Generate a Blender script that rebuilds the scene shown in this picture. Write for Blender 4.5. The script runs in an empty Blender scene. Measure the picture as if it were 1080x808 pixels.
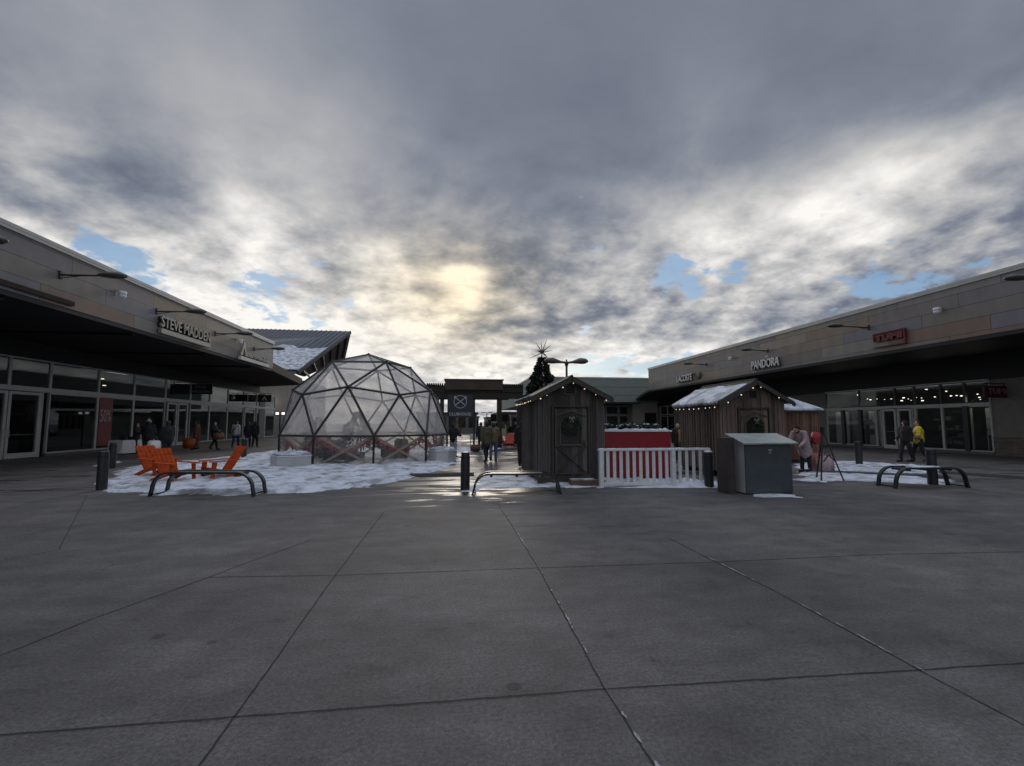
import bpy, bmesh, math, random
from mathutils import Vector, Matrix, Euler, noise
R=math.radians; PI=math.pi
random.seed(7)
scene=bpy.context.scene
col=scene.collection
# ---------------------------------------------------------------- camera geometry (photo measured on a 1080 x 808 grid)
F=495.0; CX,CY=540.0,404.0; EYE=1.65
PITCH=math.atan(42/F); YAW=math.atan(62/math.hypot(F,42))
fw=Vector((math.sin(YAW)*math.cos(PITCH), math.cos(YAW)*math.cos(PITCH), math.sin(PITCH)))
rt=Vector((math.cos(YAW),-math.sin(YAW),0)); up=rt.cross(fw)
CAM=Vector((0,0,EYE))
def ray(px,py): return (fw*F+rt*(px-CX)+up*(CY-py)).normalized()
def G(px,py,z=0.0):
    d=ray(px,py); t=(z-EYE)/d.z; return CAM+d*t
def HX(px,py,X):
    d=ray(px,py); return CAM+d*(X/d.x)
def HY(px,py,Y):
    d=ray(px,py); return CAM+d*(Y/d.y)
# ---------------------------------------------------------------- mesh helpers
class MB:
    def __init__(s): s.bm=bmesh.new()
    def box(s,a,b,rot=None,piv=None):
        x0,y0,z0=a; x1,y1,z1=b
        vs=[Vector(p) for p in ((x0,y0,z0),(x1,y0,z0),(x1,y1,z0),(x0,y1,z0),(x0,y0,z1),(x1,y0,z1),(x1,y1,z1),(x0,y1,z1))]
        if rot is not None:
            pv=Vector(piv) if piv is not None else sum(vs,Vector())/8
            m=rot.to_matrix() if hasattr(rot,'to_matrix') else rot
            vs=[pv+m@(v-pv) for v in vs]
        v=[s.bm.verts.new(p) for p in vs]
        for f in ((0,3,2,1),(4,5,6,7),(0,1,5,4),(1,2,6,5),(2,3,7,6),(3,0,4,7)): s.bm.faces.new([v[i] for i in f])
        return s
    def bar(s,a,b,w,h=None,upv=(0,0,1)):
        a=Vector(a);b=Vector(b);h=h or w; d=(b-a).normalized(); u=Vector(upv)
        if abs(d.dot(u))>.98: u=Vector((1,0,0))
        r=d.cross(u).normalized(); u=r.cross(d).normalized()
        v=[]
        for p in (a,b):
            for i,j in ((-1,-1),(1,-1),(1,1),(-1,1)): v.append(s.bm.verts.new(p+r*(i*w/2)+u*(j*h/2)))
        for f in ((3,2,1,0),(4,5,6,7),(0,1,5,4),(1,2,6,5),(2,3,7,6),(3,0,4,7)): s.bm.faces.new([v[i] for i in f])
        return s
    def tube(s,pts,rad,n=10,cap=True):
        pts=[Vector(p) for p in pts]
        if not hasattr(rad,'__len__'): rad=[rad]*len(pts)
        rings=[]; ref=None
        for i,p in enumerate(pts):
            d=(pts[min(i+1,len(pts)-1)]-pts[max(i-1,0)]).normalized()
            if ref is None:
                ref=Vector((0,0,1)) if abs(d.z)<.9 else Vector((1,0,0))
            r=d.cross(ref).normalized(); u=r.cross(d).normalized(); ref=u
            rings.append([s.bm.verts.new(p+(r*math.cos(2*PI*k/n)+u*math.sin(2*PI*k/n))*rad[i]) for k in range(n)])
        for a,b in zip(rings,rings[1:]):
            for k in range(n): s.bm.faces.new((a[k],a[(k+1)%n],b[(k+1)%n],b[k]))
        if cap:
            s.bm.faces.new(list(reversed(rings[0]))); s.bm.faces.new(rings[-1])
        return s
    def cyl(s,c,r,h,n=16,r2=None): 
        c=Vector(c); return s.tube([c,c+Vector((0,0,h))],[r,r if r2 is None else r2],n)
    def ball(s,c,r,seg=10,rot=None):
        if not hasattr(r,'__len__'): r=(r,r,r)
        m=Matrix.Translation(Vector(c))@(rot.to_matrix().to_4x4() if rot is not None else Matrix())@Matrix.Diagonal((*r,1))
        bmesh.ops.create_uvsphere(s.bm,u_segments=seg,v_segments=max(6,seg*2//3),radius=1,matrix=m); return s
    def poly(s,pts,flip=False):
        v=[s.bm.verts.new(Vector(p)) for p in pts]
        s.bm.faces.new(list(reversed(v)) if flip else v); return s
    def prism(s,pts,vec):
        pts=[Vector(p) for p in pts]; vec=Vector(vec)
        a=[s.bm.verts.new(p) for p in pts]; b=[s.bm.verts.new(p+vec) for p in pts]; n=len(a)
        s.bm.faces.new(a); s.bm.faces.new(list(reversed(b)))
        for k in range(n): s.bm.faces.new((a[k],b[k],b[(k+1)%n],a[(k+1)%n]))
        return s
    def build(s,name,mat,parent=None,bevel=0,smooth=False,recalc=True):
        if recalc: bmesh.ops.recalc_face_normals(s.bm,faces=s.bm.faces)
        if bevel: bmesh.ops.bevel(s.bm,geom=s.bm.edges,offset=bevel,segments=2,affect='EDGES',clamp_overlap=True)
        me=bpy.data.meshes.new(name); s.bm.to_mesh(me); s.bm.free()
        if smooth: me.shade_smooth()
        o=bpy.data.objects.new(name,me); col.objects.link(o)
        if mat: me.materials.append(mat)
        if parent: o.parent=parent
        return o
def tag(o,label=None,cat=None,group=None,kind=None):
    if label:o['label']=label
    if cat:o['category']=cat
    if group:o['group']=group
    if kind:o['kind']=kind
    return o
def thing(name,label,cat,loc=(0,0,0),rz=0,group=None):
    o=bpy.data.objects.new(name,None); col.objects.link(o); o.empty_display_size=.2
    o.location=loc; o.rotation_euler=(0,0,rz); return tag(o,label,cat,group)
def copy_tree(o,parent=None):
    c=o.copy(); col.objects.link(c); c.parent=parent
    for ch in list(o.children): copy_tree(ch,c)
    return c
# ---------------------------------------------------------------- materials
def newmat(name):
    m=bpy.data.materials.new(name); m.use_nodes=True; nt=m.node_tree
    return m,nt,nt.nodes['Principled BSDF']
def N(nt,t,**k):
    n=nt.nodes.new(t)
    for a,v in k.items():
        if a.startswith('i_'): n.inputs[a[2:].replace('_',' ')].default_value=v
        else: setattr(n,a,v)
    return n
def ramp(nt,src,stops):
    r=nt.nodes.new('ShaderNodeValToRGB'); e=r.color_ramp.elements
    e[0].position,e[0].color=stops[0][0],(*stops[0][1],1); e[1].position,e[1].color=stops[-1][0],(*stops[-1][1],1)
    for p,c in stops[1:-1]:
        x=e.new(p); x.color=(*c,1)
    nt.links.new(src,r.inputs[0]); return r.outputs[0]
def mat(name,c,rough=.6,metal=0,vary=.15,scale=6,bump=.0,c2=None,stretch=(1,1,1),spec=.5,detail=6):
    """base colour broken up by noise, with optional fine relief"""
    m,nt,p=newmat(name)
    tc=N(nt,'ShaderNodeTexCoord'); mp=N(nt,'ShaderNodeMapping'); mp.inputs['Scale'].default_value=stretch
    nt.links.new(tc.outputs['Object'],mp.inputs[0])
    nz=N(nt,'ShaderNodeTexNoise'); nz.inputs['Scale'].default_value=scale; nz.inputs['Detail'].default_value=detail; nz.inputs['Roughness'].default_value=.6
    nt.links.new(mp.outputs[0],nz.inputs[0])
    a=tuple(x*(1-vary) for x in c); b=c2 or tuple(min(1,x*(1+vary)) for x in c)
    o=ramp(nt,nz.outputs[0],[(.3,a),(.7,b)]); nt.links.new(o,p.inputs['Base Color'])
    p.inputs['Roughness'].default_value=rough; p.inputs['Metallic'].default_value=metal; p.inputs['Specular IOR Level'].default_value=spec
    if bump:
        bp=N(nt,'ShaderNodeBump'); bp.inputs['Strength'].default_value=bump; bp.inputs['Distance'].default_value=.02
        nt.links.new(nz.outputs[0],bp.inputs['Height']); nt.links.new(bp.outputs[0],p.inputs['Normal'])
    return m
def emis(name,c,s):
    m,nt,p=newmat(name); p.inputs['Base Color'].default_value=(*c,1); p.inputs['Emission Color'].default_value=(*c,1); p.inputs['Emission Strength'].default_value=s; return m
M={}
M['white_metal']=mat('white_metal',(.42,.43,.43),.45,0,.12,3)
M['trim_pale']=mat('pale_trim_wood',(.09,.08,.076),.8,0,.3,9,.4,stretch=(6,6,1))
M['dark_metal']=mat('dark_metal',(.030,.034,.038),.38,.3,.2,8)
M['black']=mat('black_paint',(.012,.012,.014),.5,0,.2,5)
M['bench']=mat('bench_paint',(.030,.042,.045),.32,.3,.25,12)
M['bench_top']=mat('bench_top_worn',(.16,.15,.13),.4,.2,.3,14)
M['coping']=mat('coping_metal',(.34,.35,.35),.35,.5,.1,1.5)
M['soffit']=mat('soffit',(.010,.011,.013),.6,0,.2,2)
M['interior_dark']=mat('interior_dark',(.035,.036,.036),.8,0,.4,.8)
M['interior_pale']=mat('interior_pale',(.42,.41,.37),.8,0,.15,.8)
M['stucco']=mat('stucco',(.16,.155,.145),.85,0,.12,3,.3)
M['cream']=mat('cream_wall',(.36,.34,.31),.85,0,.1,2,.2)
M['ply']=mat('plywood',(.040,.032,.032),.7,0,.3,4,.3)
M['red_box']=mat('red_paint',(.22,.004,.013),.5,0,.12,3)
M['white_paint']=mat('white_paint',(.68,.71,.76),.5,0,.12,9,.1)
M['orange']=mat('orange_plastic',(.42,.065,.012),.8,0,.22,7,.15,spec=.2)
M['redorange']=mat('red_orange_plastic',(.48,.045,.015),.5,0,.2,7)
M['planter']=mat('planter_white',(.50,.52,.53),.5,0,.1,6)
M['bin']=mat('bin_grey',(.050,.066,.080),.42,0,.15,4)
M['bin_side']=mat('bin_side_grey',(.42,.44,.46),.45,0,.1,4)
M['bin_lid']=mat('bin_lid',(.30,.34,.34),.3,.2,.25,5)
M['bulb']=emis('warm_bulb',(1,.78,.52),1.0)
M['spot']=emis('shop_spot',(1,.85,.62),4)
M['skin']=mat('skin',(.42,.24,.17),.55,0,.08,12)
M['dome_frame']=mat('dome_frame',(.040,.040,.042),.4,.5,.2,9)
M['brown_metal']=mat('brown_metal',(.035,.018,.014),.85,0,.3,2)
M['pergola']=mat('pergola_steel',(.018,.013,.012),.55,.1,.25,2)
M['green_build']=mat('pale_green_siding',(.21,.25,.235),.75,0,.07,1.2)
M['grille']=mat('dark_cloth',(.02,.02,.024),.9,0,.3,20)
M['red_garland']=mat('red_garland',(.30,.008,.015),.7,0,.4,20)
M['cloth_white']=mat('cloth_white',(.75,.76,.80),.85,0,.1,8,.2)
M['needles']=mat('fir_needles',(.022,.040,.022),.8,0,.4,6)
M['bark']=mat('bark',(.07,.05,.035),.9,0,.3,12,.4,stretch=(1,1,.2))
M['bauble']=mat('silver_bauble',(.62,.60,.52),.25,.6,.1,4)
M['concrete']=mat('kerb_concrete',(.11,.11,.115),.8,0,.2,5,.3)
M['stone']=None

def snow_mat():
    m,nt,p=newmat('snow'); tc=N(nt,'ShaderNodeTexCoord')
    a=N(nt,'ShaderNodeTexNoise'); a.inputs['Scale'].default_value=2.2; a.inputs['Detail'].default_value=8
    b=N(nt,'ShaderNodeTexNoise'); b.inputs['Scale'].default_value=7; b.inputs['Detail'].default_value=5
    for n in (a,b): nt.links.new(tc.outputs['Object'],n.inputs[0])
    c=ramp(nt,a.outputs[0],[(.38,(.30,.31,.34)),(.47,(.50,.54,.61)),(.6,(.66,.72,.82))]); nt.links.new(c,p.inputs['Base Color'])
    p.inputs['Roughness'].default_value=.75
    mx=N(nt,'ShaderNodeMath',operation='ADD'); nt.links.new(a.outputs[0],mx.inputs[0]); nt.links.new(b.outputs[0],mx.inputs[1])
    bp=N(nt,'ShaderNodeBump'); bp.inputs['Strength'].default_value=1.0; bp.inputs['Distance'].default_value=.09
    nt.links.new(mx.outputs[0],bp.inputs['Height']); nt.links.new(bp.outputs[0],p.inputs['Normal']); return m
M['snow']=snow_mat()

def wood_mat(name,ca,cb,plank=.14,axis=0):
    """weathered vertical boards: a tone per board and grain drawn out along the board"""
    m,nt,p=newmat(name); L=nt.links; tc=N(nt,'ShaderNodeTexCoord')
    sx=N(nt,'ShaderNodeSeparateXYZ'); L.new(tc.outputs['Object'],sx.inputs[0])
    ad=N(nt,'ShaderNodeMath',operation='ADD'); L.new(sx.outputs[0],ad.inputs[0]); L.new(sx.outputs[1],ad.inputs[1])
    dv=N(nt,'ShaderNodeMath',operation='DIVIDE'); dv.inputs[1].default_value=plank; L.new(ad.outputs[0],dv.inputs[0])
    fl=N(nt,'ShaderNodeMath',operation='FLOOR'); L.new(dv.outputs[0],fl.inputs[0])
    wn=N(nt,'ShaderNodeTexWhiteNoise',noise_dimensions='1D'); L.new(fl.outputs[0],wn.inputs['W'])
    mp=N(nt,'ShaderNodeMapping'); mp.inputs['Scale'].default_value=(22,22,1.3); L.new(tc.outputs['Object'],mp.inputs[0])
    nz=N(nt,'ShaderNodeTexNoise'); nz.inputs['Scale'].default_value=2; nz.inputs['Detail'].default_value=8; nz.inputs['Roughness'].default_value=.65; L.new(mp.outputs[0],nz.inputs[0])
    a=N(nt,'ShaderNodeMath',operation='MULTIPLY_ADD'); L.new(wn.outputs[0],a.inputs[0]); a.inputs[1].default_value=.35; 
    b=N(nt,'ShaderNodeMath',operation='MULTIPLY_ADD'); L.new(nz.outputs[0],b.inputs[0]); b.inputs[1].default_value=.9; b.inputs[2].default_value=-.12; L.new(b.outputs[0],a.inputs[2])
    c=ramp(nt,a.outputs[0],[(.2,ca),(.85,cb)]); L.new(c,p.inputs['Base Color']); p.inputs['Roughness'].default_value=.85
    fr=N(nt,'ShaderNodeMath',operation='FRACT'); L.new(dv.outputs[0],fr.inputs[0])
    gp=N(nt,'ShaderNodeMath',operation='GREATER_THAN'); gp.inputs[1].default_value=.07; L.new(fr.outputs[0],gp.inputs[0])
    h=N(nt,'ShaderNodeMath',operation='ADD'); L.new(gp.outputs[0],h.inputs[0]); L.new(nz.outputs[0],h.inputs[1])
    bp=N(nt,'ShaderNodeBump'); bp.inputs['Strength'].default_value=.8; bp.inputs['Distance'].default_value=.012
    L.new(h.outputs[0],bp.inputs['Height']); L.new(bp.outputs[0],p.inputs['Normal']); return m
M['wood_dark']=wood_mat('weathered_dark_boards',(.012,.011,.012),(.17,.155,.15))
M['wood_brown']=wood_mat('weathered_brown_boards',(.035,.029,.028),(.27,.205,.18))
M['wood_warm']=wood_mat('warm_brown_boards',(.06,.032,.020),(.26,.15,.095))
M['wood_trim']=mat('trim_wood',(.055,.048,.043),.8,0,.35,9,.4,stretch=(6,6,1))
M['shingle']=mat('shingle',(.035,.037,.040),.8,0,.35,14,.5)

def cladding_mat():
    """long metal panels in staggered courses, each with its own tint"""
    m,nt,p=newmat('fascia_panels'); L=nt.links; tc=N(nt,'ShaderNodeTexCoord')
    s=N(nt,'ShaderNodeSeparateXYZ'); L.new(tc.outputs['Object'],s.inputs[0])
    def mth(op,a,b=None,c=None):
        n=N(nt,'ShaderNodeMath',operation=op)
        for i,v in enumerate((a,b,c)):
            if v is None: continue
            if isinstance(v,(int,float)): n.inputs[i].default_value=v
            else: L.new(v,n.inputs[i])
        return n.outputs[0]
    z=mth('DIVIDE',s.outputs[2],.62); zr=mth('FLOOR',z); zf=mth('FRACT',z)
    yy=mth('ADD',mth('DIVIDE',s.outputs[1],4.6),mth('MULTIPLY',zr,.37)); blk=mth('FLOOR',yy); bf=mth('FRACT',yy)
    cmb=N(nt,'ShaderNodeCombineXYZ'); L.new(zr,cmb.inputs[0]); L.new(blk,cmb.inputs[1])
    wn=N(nt,'ShaderNodeTexWhiteNoise',noise_dimensions='2D'); L.new(cmb.outputs[0],wn.inputs['Vector'])
    mpz=N(nt,'ShaderNodeMapping'); mpz.inputs['Scale'].default_value=(1,1,.5); L.new(tc.outputs['Object'],mpz.inputs[0])
    nz=N(nt,'ShaderNodeTexNoise'); nz.inputs['Scale'].default_value=1.6; nz.inputs['Detail'].default_value=8; L.new(mpz.outputs[0],nz.inputs[0])
    c=ramp(nt,wn.outputs[0],[(0,(.19,.135,.110)),(.2,(.225,.180,.135)),(.4,(.175,.165,.170)),(.55,(.165,.175,.215)),(.7,(.26,.225,.18)),(.85,(.165,.15,.14)),(1,(.23,.215,.20))])
    line=mth('MAXIMUM',mth('LESS_THAN',zf,.035),mth('LESS_THAN',bf,.006))
    dk=mth('MULTIPLY',mth('SUBTRACT',1,mth('MULTIPLY',line,.75)),mth('MULTIPLY_ADD',nz.outputs[0],.6,.7))
    hs=N(nt,'ShaderNodeVectorMath',operation='SCALE'); L.new(c,hs.inputs[0]); L.new(dk,hs.inputs['Scale']); L.new(hs.outputs[0],p.inputs['Base Color'])
    p.inputs['Roughness'].default_value=.5; p.inputs['Metallic'].default_value=.1
    bp=N(nt,'ShaderNodeBump',invert=True); bp.inputs['Strength'].default_value=.6; bp.inputs['Distance'].default_value=.015; L.new(line,bp.inputs['Height']); L.new(bp.outputs[0],p.inputs['Normal'])
    return m
M['cladding']=cladding_mat()

def stone_mat():
    m,nt,p=newmat('ledge_stone'); L=nt.links; tc=N(nt,'ShaderNodeTexCoord'); sx=N(nt,'ShaderNodeSeparateXYZ'); L.new(tc.outputs['Object'],sx.inputs[0])
    cb=N(nt,'ShaderNodeCombineXYZ'); L.new(sx.outputs[1],cb.inputs[0]); L.new(sx.outputs[2],cb.inputs[1])
    bt=N(nt,'ShaderNodeTexBrick'); bt.inputs['Scale'].default_value=2.2; bt.inputs['Brick Width'].default_value=.9; bt.inputs['Row Height'].default_value=.16; bt.inputs['Mortar Size'].default_value=.012
    bt.inputs['Color1'].default_value=(.10,.085,.07,1); bt.inputs['Color2'].default_value=(.17,.15,.135,1); bt.inputs['Mortar'].default_value=(.04,.04,.04,1)
    L.new(cb.outputs[0],bt.inputs[0]); L.new(bt.outputs[0],p.inputs['Base Color']); p.inputs['Roughness'].default_value=.9; return m
M['stone']=stone_mat()

def schlick(nt,f0):
    L=nt.links; g=N(nt,'ShaderNodeNewGeometry'); d=N(nt,'ShaderNodeVectorMath',operation='DOT_PRODUCT'); L.new(g.outputs['Incoming'],d.inputs[0]); L.new(g.outputs['Normal'],d.inputs[1])
    a=N(nt,'ShaderNodeMath',operation='ABSOLUTE'); L.new(d.outputs['Value'],a.inputs[0]); b=N(nt,'ShaderNodeMath',operation='SUBTRACT'); b.inputs[0].default_value=1; L.new(a.outputs[0],b.inputs[1])
    c=N(nt,'ShaderNodeMath',operation='POWER'); L.new(b.outputs[0],c.inputs[0]); c.inputs[1].default_value=5
    e=N(nt,'ShaderNodeMath',operation='MULTIPLY_ADD'); L.new(c.outputs[0],e.inputs[0]); e.inputs[1].default_value=1-f0; e.inputs[2].default_value=f0; return e
def glass_mat(name,tint,refl=.5):
    m,nt,p=newmat(name); nt.nodes.remove(p); L=nt.links; out=nt.nodes['Material Output']
    t=N(nt,'ShaderNodeBsdfTransparent'); t.inputs[0].default_value=(*tint,1)
    g=N(nt,'ShaderNodeBsdfGlossy'); g.inputs['Roughness'].default_value=.02; g.inputs[0].default_value=(refl,refl*1.02,refl*1.04,1)
    f=schlick(nt,.05)
    mx=N(nt,'ShaderNodeMixShader'); L.new(f.outputs[0],mx.inputs[0]); L.new(t.outputs[0],mx.inputs[1]); L.new(g.outputs[0],mx.inputs[2]); L.new(mx.outputs[0],out.inputs[0]); return m
M['glass']=glass_mat('shop_glass',(.72,.76,.76),.62)

def film_mat(nm='dome_film',lo=.30,hi=.85):
    """dusty clear vinyl: mostly see-through, with milky streaks that scatter light"""
    m,nt,p=newmat(nm); nt.nodes.remove(p); L=nt.links; out=nt.nodes['Material Output']
    tc=N(nt,'ShaderNodeTexCoord')
    a=N(nt,'ShaderNodeTexNoise'); a.inputs['Scale'].default_value=1.3; a.inputs['Detail'].default_value=9; a.inputs['Roughness'].default_value=.65; a.inputs['Distortion'].default_value=.6
    L.new(tc.outputs['Object'],a.inputs[0])
    t=N(nt,'ShaderNodeBsdfTransparent'); t.inputs[0].default_value=(.94,.93,.90,1)
    tr=N(nt,'ShaderNodeBsdfTranslucent'); tr.inputs[0].default_value=(.92,.90,.90,1)
    df=N(nt,'ShaderNodeBsdfDiffuse'); df.inputs[0].default_value=(.80,.81,.86,1)
    g=N(nt,'ShaderNodeBsdfGlossy'); g.inputs['Roughness'].default_value=.3; g.inputs[0].default_value=(.32,.32,.34,1)
    m1=N(nt,'ShaderNodeMixShader'); m1.inputs[0].default_value=.25; L.new(tr.outputs[0],m1.inputs[1]); L.new(df.outputs[0],m1.inputs[2])
    fac=N(nt,'ShaderNodeMapRange'); fac.inputs['From Min'].default_value=.32; fac.inputs['From Max'].default_value=.68; fac.inputs['To Min'].default_value=lo; fac.inputs['To Max'].default_value=hi
    L.new(a.outputs[0],fac.inputs[0])
    m2=N(nt,'ShaderNodeMixShader'); L.new(fac.outputs[0],m2.inputs[0]); L.new(t.outputs[0],m2.inputs[1]); L.new(m1.outputs[0],m2.inputs[2])
    f=schlick(nt,.04)
    bp=N(nt,'ShaderNodeBump'); bp.inputs['Strength'].default_value=.25; bp.inputs['Distance'].default_value=.05; L.new(a.outputs[0],bp.inputs['Height']); L.new(bp.outputs[0],g.inputs['Normal'])
    m3=N(nt,'ShaderNodeMixShader'); L.new(f.outputs[0],m3.inputs[0]); L.new(m2.outputs[0],m3.inputs[1]); L.new(g.outputs[0],m3.inputs[2]); L.new(m3.outputs[0],out.inputs[0]); return m
M['film']=film_mat(); M['film_clear']=film_mat('clear_skirt_film',.04,.40)

def ground_mat():
    m,nt,p=newmat('plaza_concrete'); L=nt.links; tc=N(nt,'ShaderNodeTexCoord')
    def nz(scale,detail=8,rough=.6,st=(1,1,1),dist=0):
        mp=N(nt,'ShaderNodeMapping'); mp.inputs['Scale'].default_value=st; L.new(tc.outputs['Object'],mp.inputs[0])
        n=N(nt,'ShaderNodeTexNoise'); n.inputs['Scale'].default_value=scale; n.inputs['Detail'].default_value=detail; n.inputs['Roughness'].default_value=rough; n.inputs['Distortion'].default_value=dist
        L.new(mp.outputs[0],n.inputs[0]); return n.outputs[0]
    def mth(op,a,b=None,c=None,clamp=False):
        n=N(nt,'ShaderNodeMath',operation=op); n.use_clamp=clamp
        for i,v in enumerate((a,b,c)):
            if v is None: continue
            if isinstance(v,(int,float)): n.inputs[i].default_value=v
            else: L.new(v,n.inputs[i])
        return n.outputs[0]
    big=nz(.35,5); mid=nz(2.2,8,.65); fine=nz(38,6,.75); grit=nz(130,3,.8); streak=nz(1.0,8,.62,(.45,2.2,1),.5)
    base=ramp(nt,big,[(.36,(.070,.068,.070)),(.5,(.088,.085,.088)),(.64,(.105,.102,.104))])
    cloudy=nz(.9,10,.7,(.6,1.6,1)); k=mth('MULTIPLY',mth('MULTIPLY_ADD',mid,1.3,.35),mth('MULTIPLY_ADD',fine,2.6,-.3)); k=mth('MULTIPLY',k,mth('MULTIPLY_ADD',grit,2.2,-.1)); k=mth('MULTIPLY',k,mth('MULTIPLY_ADD',cloudy,1.5,.25))
    # pale salt scuffs
    salt=N(nt,'ShaderNodeMapRange'); salt.inputs['From Min'].default_value=.655; salt.inputs['From Max'].default_value=.74; L.new(nz(5.5,12,.88),salt.inputs[0])
    k=mth('ADD',k,mth('MULTIPLY',salt.outputs[0],.9))
    sx=N(nt,'ShaderNodeSeparateXYZ'); L.new(tc.outputs['Object'],sx.inputs[0])
    far=N(nt,'ShaderNodeMapRange'); far.inputs['From Min'].default_value=7; far.inputs['From Max'].default_value=12; L.new(sx.outputs[1],far.inputs[0])
    wet0=mth('MULTIPLY_ADD',streak,1.0,mth('MULTIPLY',big,.25))
    # melt water round the island in the middle of the plaza
    dx=mth('MULTIPLY',mth('SUBTRACT',sx.outputs[0],1.2),.26); dy=mth('MULTIPLY',mth('SUBTRACT',sx.outputs[1],17.5),.085)
    rr=mth('SUBTRACT',1,mth('SQRT',mth('ADD',mth('MULTIPLY',dx,dx),mth('MULTIPLY',dy,dy))),clamp=True)
    wf=mth('ADD',mth('MULTIPLY',wet0,mth('MULTIPLY_ADD',far.outputs[0],.30,.62)),mth('MULTIPLY',rr,.15))
    wet=N(nt,'ShaderNodeMapRange'); wet.interpolation_type='SMOOTHSTEP'; wet.inputs['From Min'].default_value=.585; wet.inputs['From Max'].default_value=.68; L.new(wf,wet.inputs[0])
    w=wet.outputs[0]
    # old round gum and oil spots
    vo=N(nt,'ShaderNodeTexVoronoi'); vo.inputs['Scale'].default_value=1.9; L.new(tc.outputs['Object'],vo.inputs[0])
    sc=N(nt,'ShaderNodeSeparateColor'); L.new(vo.outputs['Color'],sc.inputs[0])
    pick=mth('GREATER_THAN',sc.outputs[0],.60); rad=mth('MULTIPLY_ADD',sc.outputs[1],.09,.03)
    sp=mth('MULTIPLY',pick,mth('MULTIPLY',mth('SUBTRACT',rad,mth('ADD',vo.outputs['Distance'],mth('MULTIPLY_ADD',mid,.05,-.025))),60,clamp=True))
    sp=mth('MINIMUM',mth('MAXIMUM',sp,0),1)
    st=N(nt,'ShaderNodeMapRange'); st.interpolation_type='SMOOTHSTEP'; st.inputs['From Min'].default_value=.60; st.inputs['From Max'].default_value=.68; L.new(nz(2.6,7,.55,(.8,1.5,1),.8),st.inputs[0]); k=mth('MULTIPLY',k,mth('SUBTRACT',1,mth('MULTIPLY',st.outputs[0],.22)))
    k=mth('MULTIPLY',k,mth('SUBTRACT',1,mth('MULTIPLY',w,.50))); k=mth('MULTIPLY',k,mth('SUBTRACT',1,mth('MULTIPLY',sp,.45)))
    hs=N(nt,'ShaderNodeVectorMath',operation='SCALE'); L.new(base,hs.inputs[0]); L.new(k,hs.inputs['Scale']); L.new(hs.outputs[0],p.inputs['Base Color'])
    ro=mth('SUBTRACT',.82,mth('MULTIPLY',w,.46)); L.new(mth('ADD',ro,mth('MULTIPLY',mth('SUBTRACT',mid,.5),.15)),p.inputs['Roughness'])
    p.inputs['Specular IOR Level'].default_value=.42
    hgt=mth('ADD',mth('MULTIPLY',fine,.5),mth('ADD',mth('MULTIPLY',grit,.3),mth('MULTIPLY',mid,1.2)))
    bp=N(nt,'ShaderNodeBump'); bp.inputs['Distance'].default_value=.006; L.new(hgt,bp.inputs['Height']); L.new(mth('SUBTRACT',.75,mth('MULTIPLY',w,.45)),bp.inputs['Strength']); L.new(bp.outputs[0],p.inputs['Normal'])
    return m
M['ground']=ground_mat()
M['joint']=mat('joint_dark',(.018,.018,.020),.9,0,.4,30)
M['salt']=mat('joint_salt',(.30,.31,.34),.9,0,.3,30)
def text_mesh(txt,size,depth,mat,name,parent,mtx,bold=0,spacing=1,width=None):
    """raised letters; text lies in the x-y plane, mtx places it; width squeezes it to the measured length"""
    c=bpy.data.curves.new(name,'FONT'); c.body=txt; c.size=size; c.extrude=depth/2; c.offset=bold; c.space_character=spacing; c.resolution_u=3
    t=bpy.data.objects.new(name+'_t',c); col.objects.link(t); bpy.context.view_layer.update()
    me=bpy.data.meshes.new_from_object(t.evaluated_get(bpy.context.evaluated_depsgraph_get()))
    bpy.data.objects.remove(t); me.name=name; me.materials.clear(); me.materials.append(mat)
    xs=[v.co.x for v in me.vertices]; ys=[v.co.y for v in me.vertices]; x0,x1,y0,y1=min(xs),max(xs),min(ys),max(ys)
    sx=(width/(x1-x0)) if width else 1; sy=size/(y1-y0) if width else 1
    me.transform(mtx@Matrix.Diagonal((sx,sy,1,1))@Matrix.Translation((-x0,-y0,0)))
    o=bpy.data.objects.new(name,me); col.objects.link(o)
    if parent:o.parent=parent
    return o
def frame(o,xdir,ydir):
    x=Vector(xdir).normalized(); y=Vector(ydir).normalized(); z=x.cross(y)
    m=Matrix((x,y,z)).transposed().to_4x4(); m.translation=Vector(o); return m
# ================================================================= GROUND
def struct(o): o['kind']='structure'; return o
m=MB(); m.poly([(-400,-60,0),(400,-60,0),(400,900,0),(-400,900,0)])
struct(m.build('plaza_ground',M['ground']))
def strip(m,pts,w,z,jit=.004,step=.06,gap=0.0,seed=1,clumpy=False):
    rnd=random.Random(seed)
    for a,b in zip(pts,pts[1:]):
        a=Vector((a[0],a[1],0)); b=Vector((b[0],b[1],0)); L=(b-a).length; d=(b-a)/L; nrm=Vector((-d.y,d.x,0)); n=max(1,int(L/step)); prev=None
        for i in range(n+1):
            p=a+d*(L*i/n); o=noise.noise(p*3)*jit*1.5+rnd.uniform(-jit,jit)
            ww=w*(.75+.5*rnd.random())
            if clumpy: ww=w*max(0,noise.noise(p*1.1+Vector((seed,0,0)))*1.3+noise.noise(p*9)*1.4+rnd.uniform(-.4,.3))
            q=(p+nrm*(o-ww/2),p+nrm*(o+ww/2))
            cur=[m.bm.verts.new((v.x,v.y,z)) for v in q]
            if prev and not(clumpy and ww<.0025): m.bm.faces.new((prev[0],cur[0],cur[1],prev[1]))
            prev=cur
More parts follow.
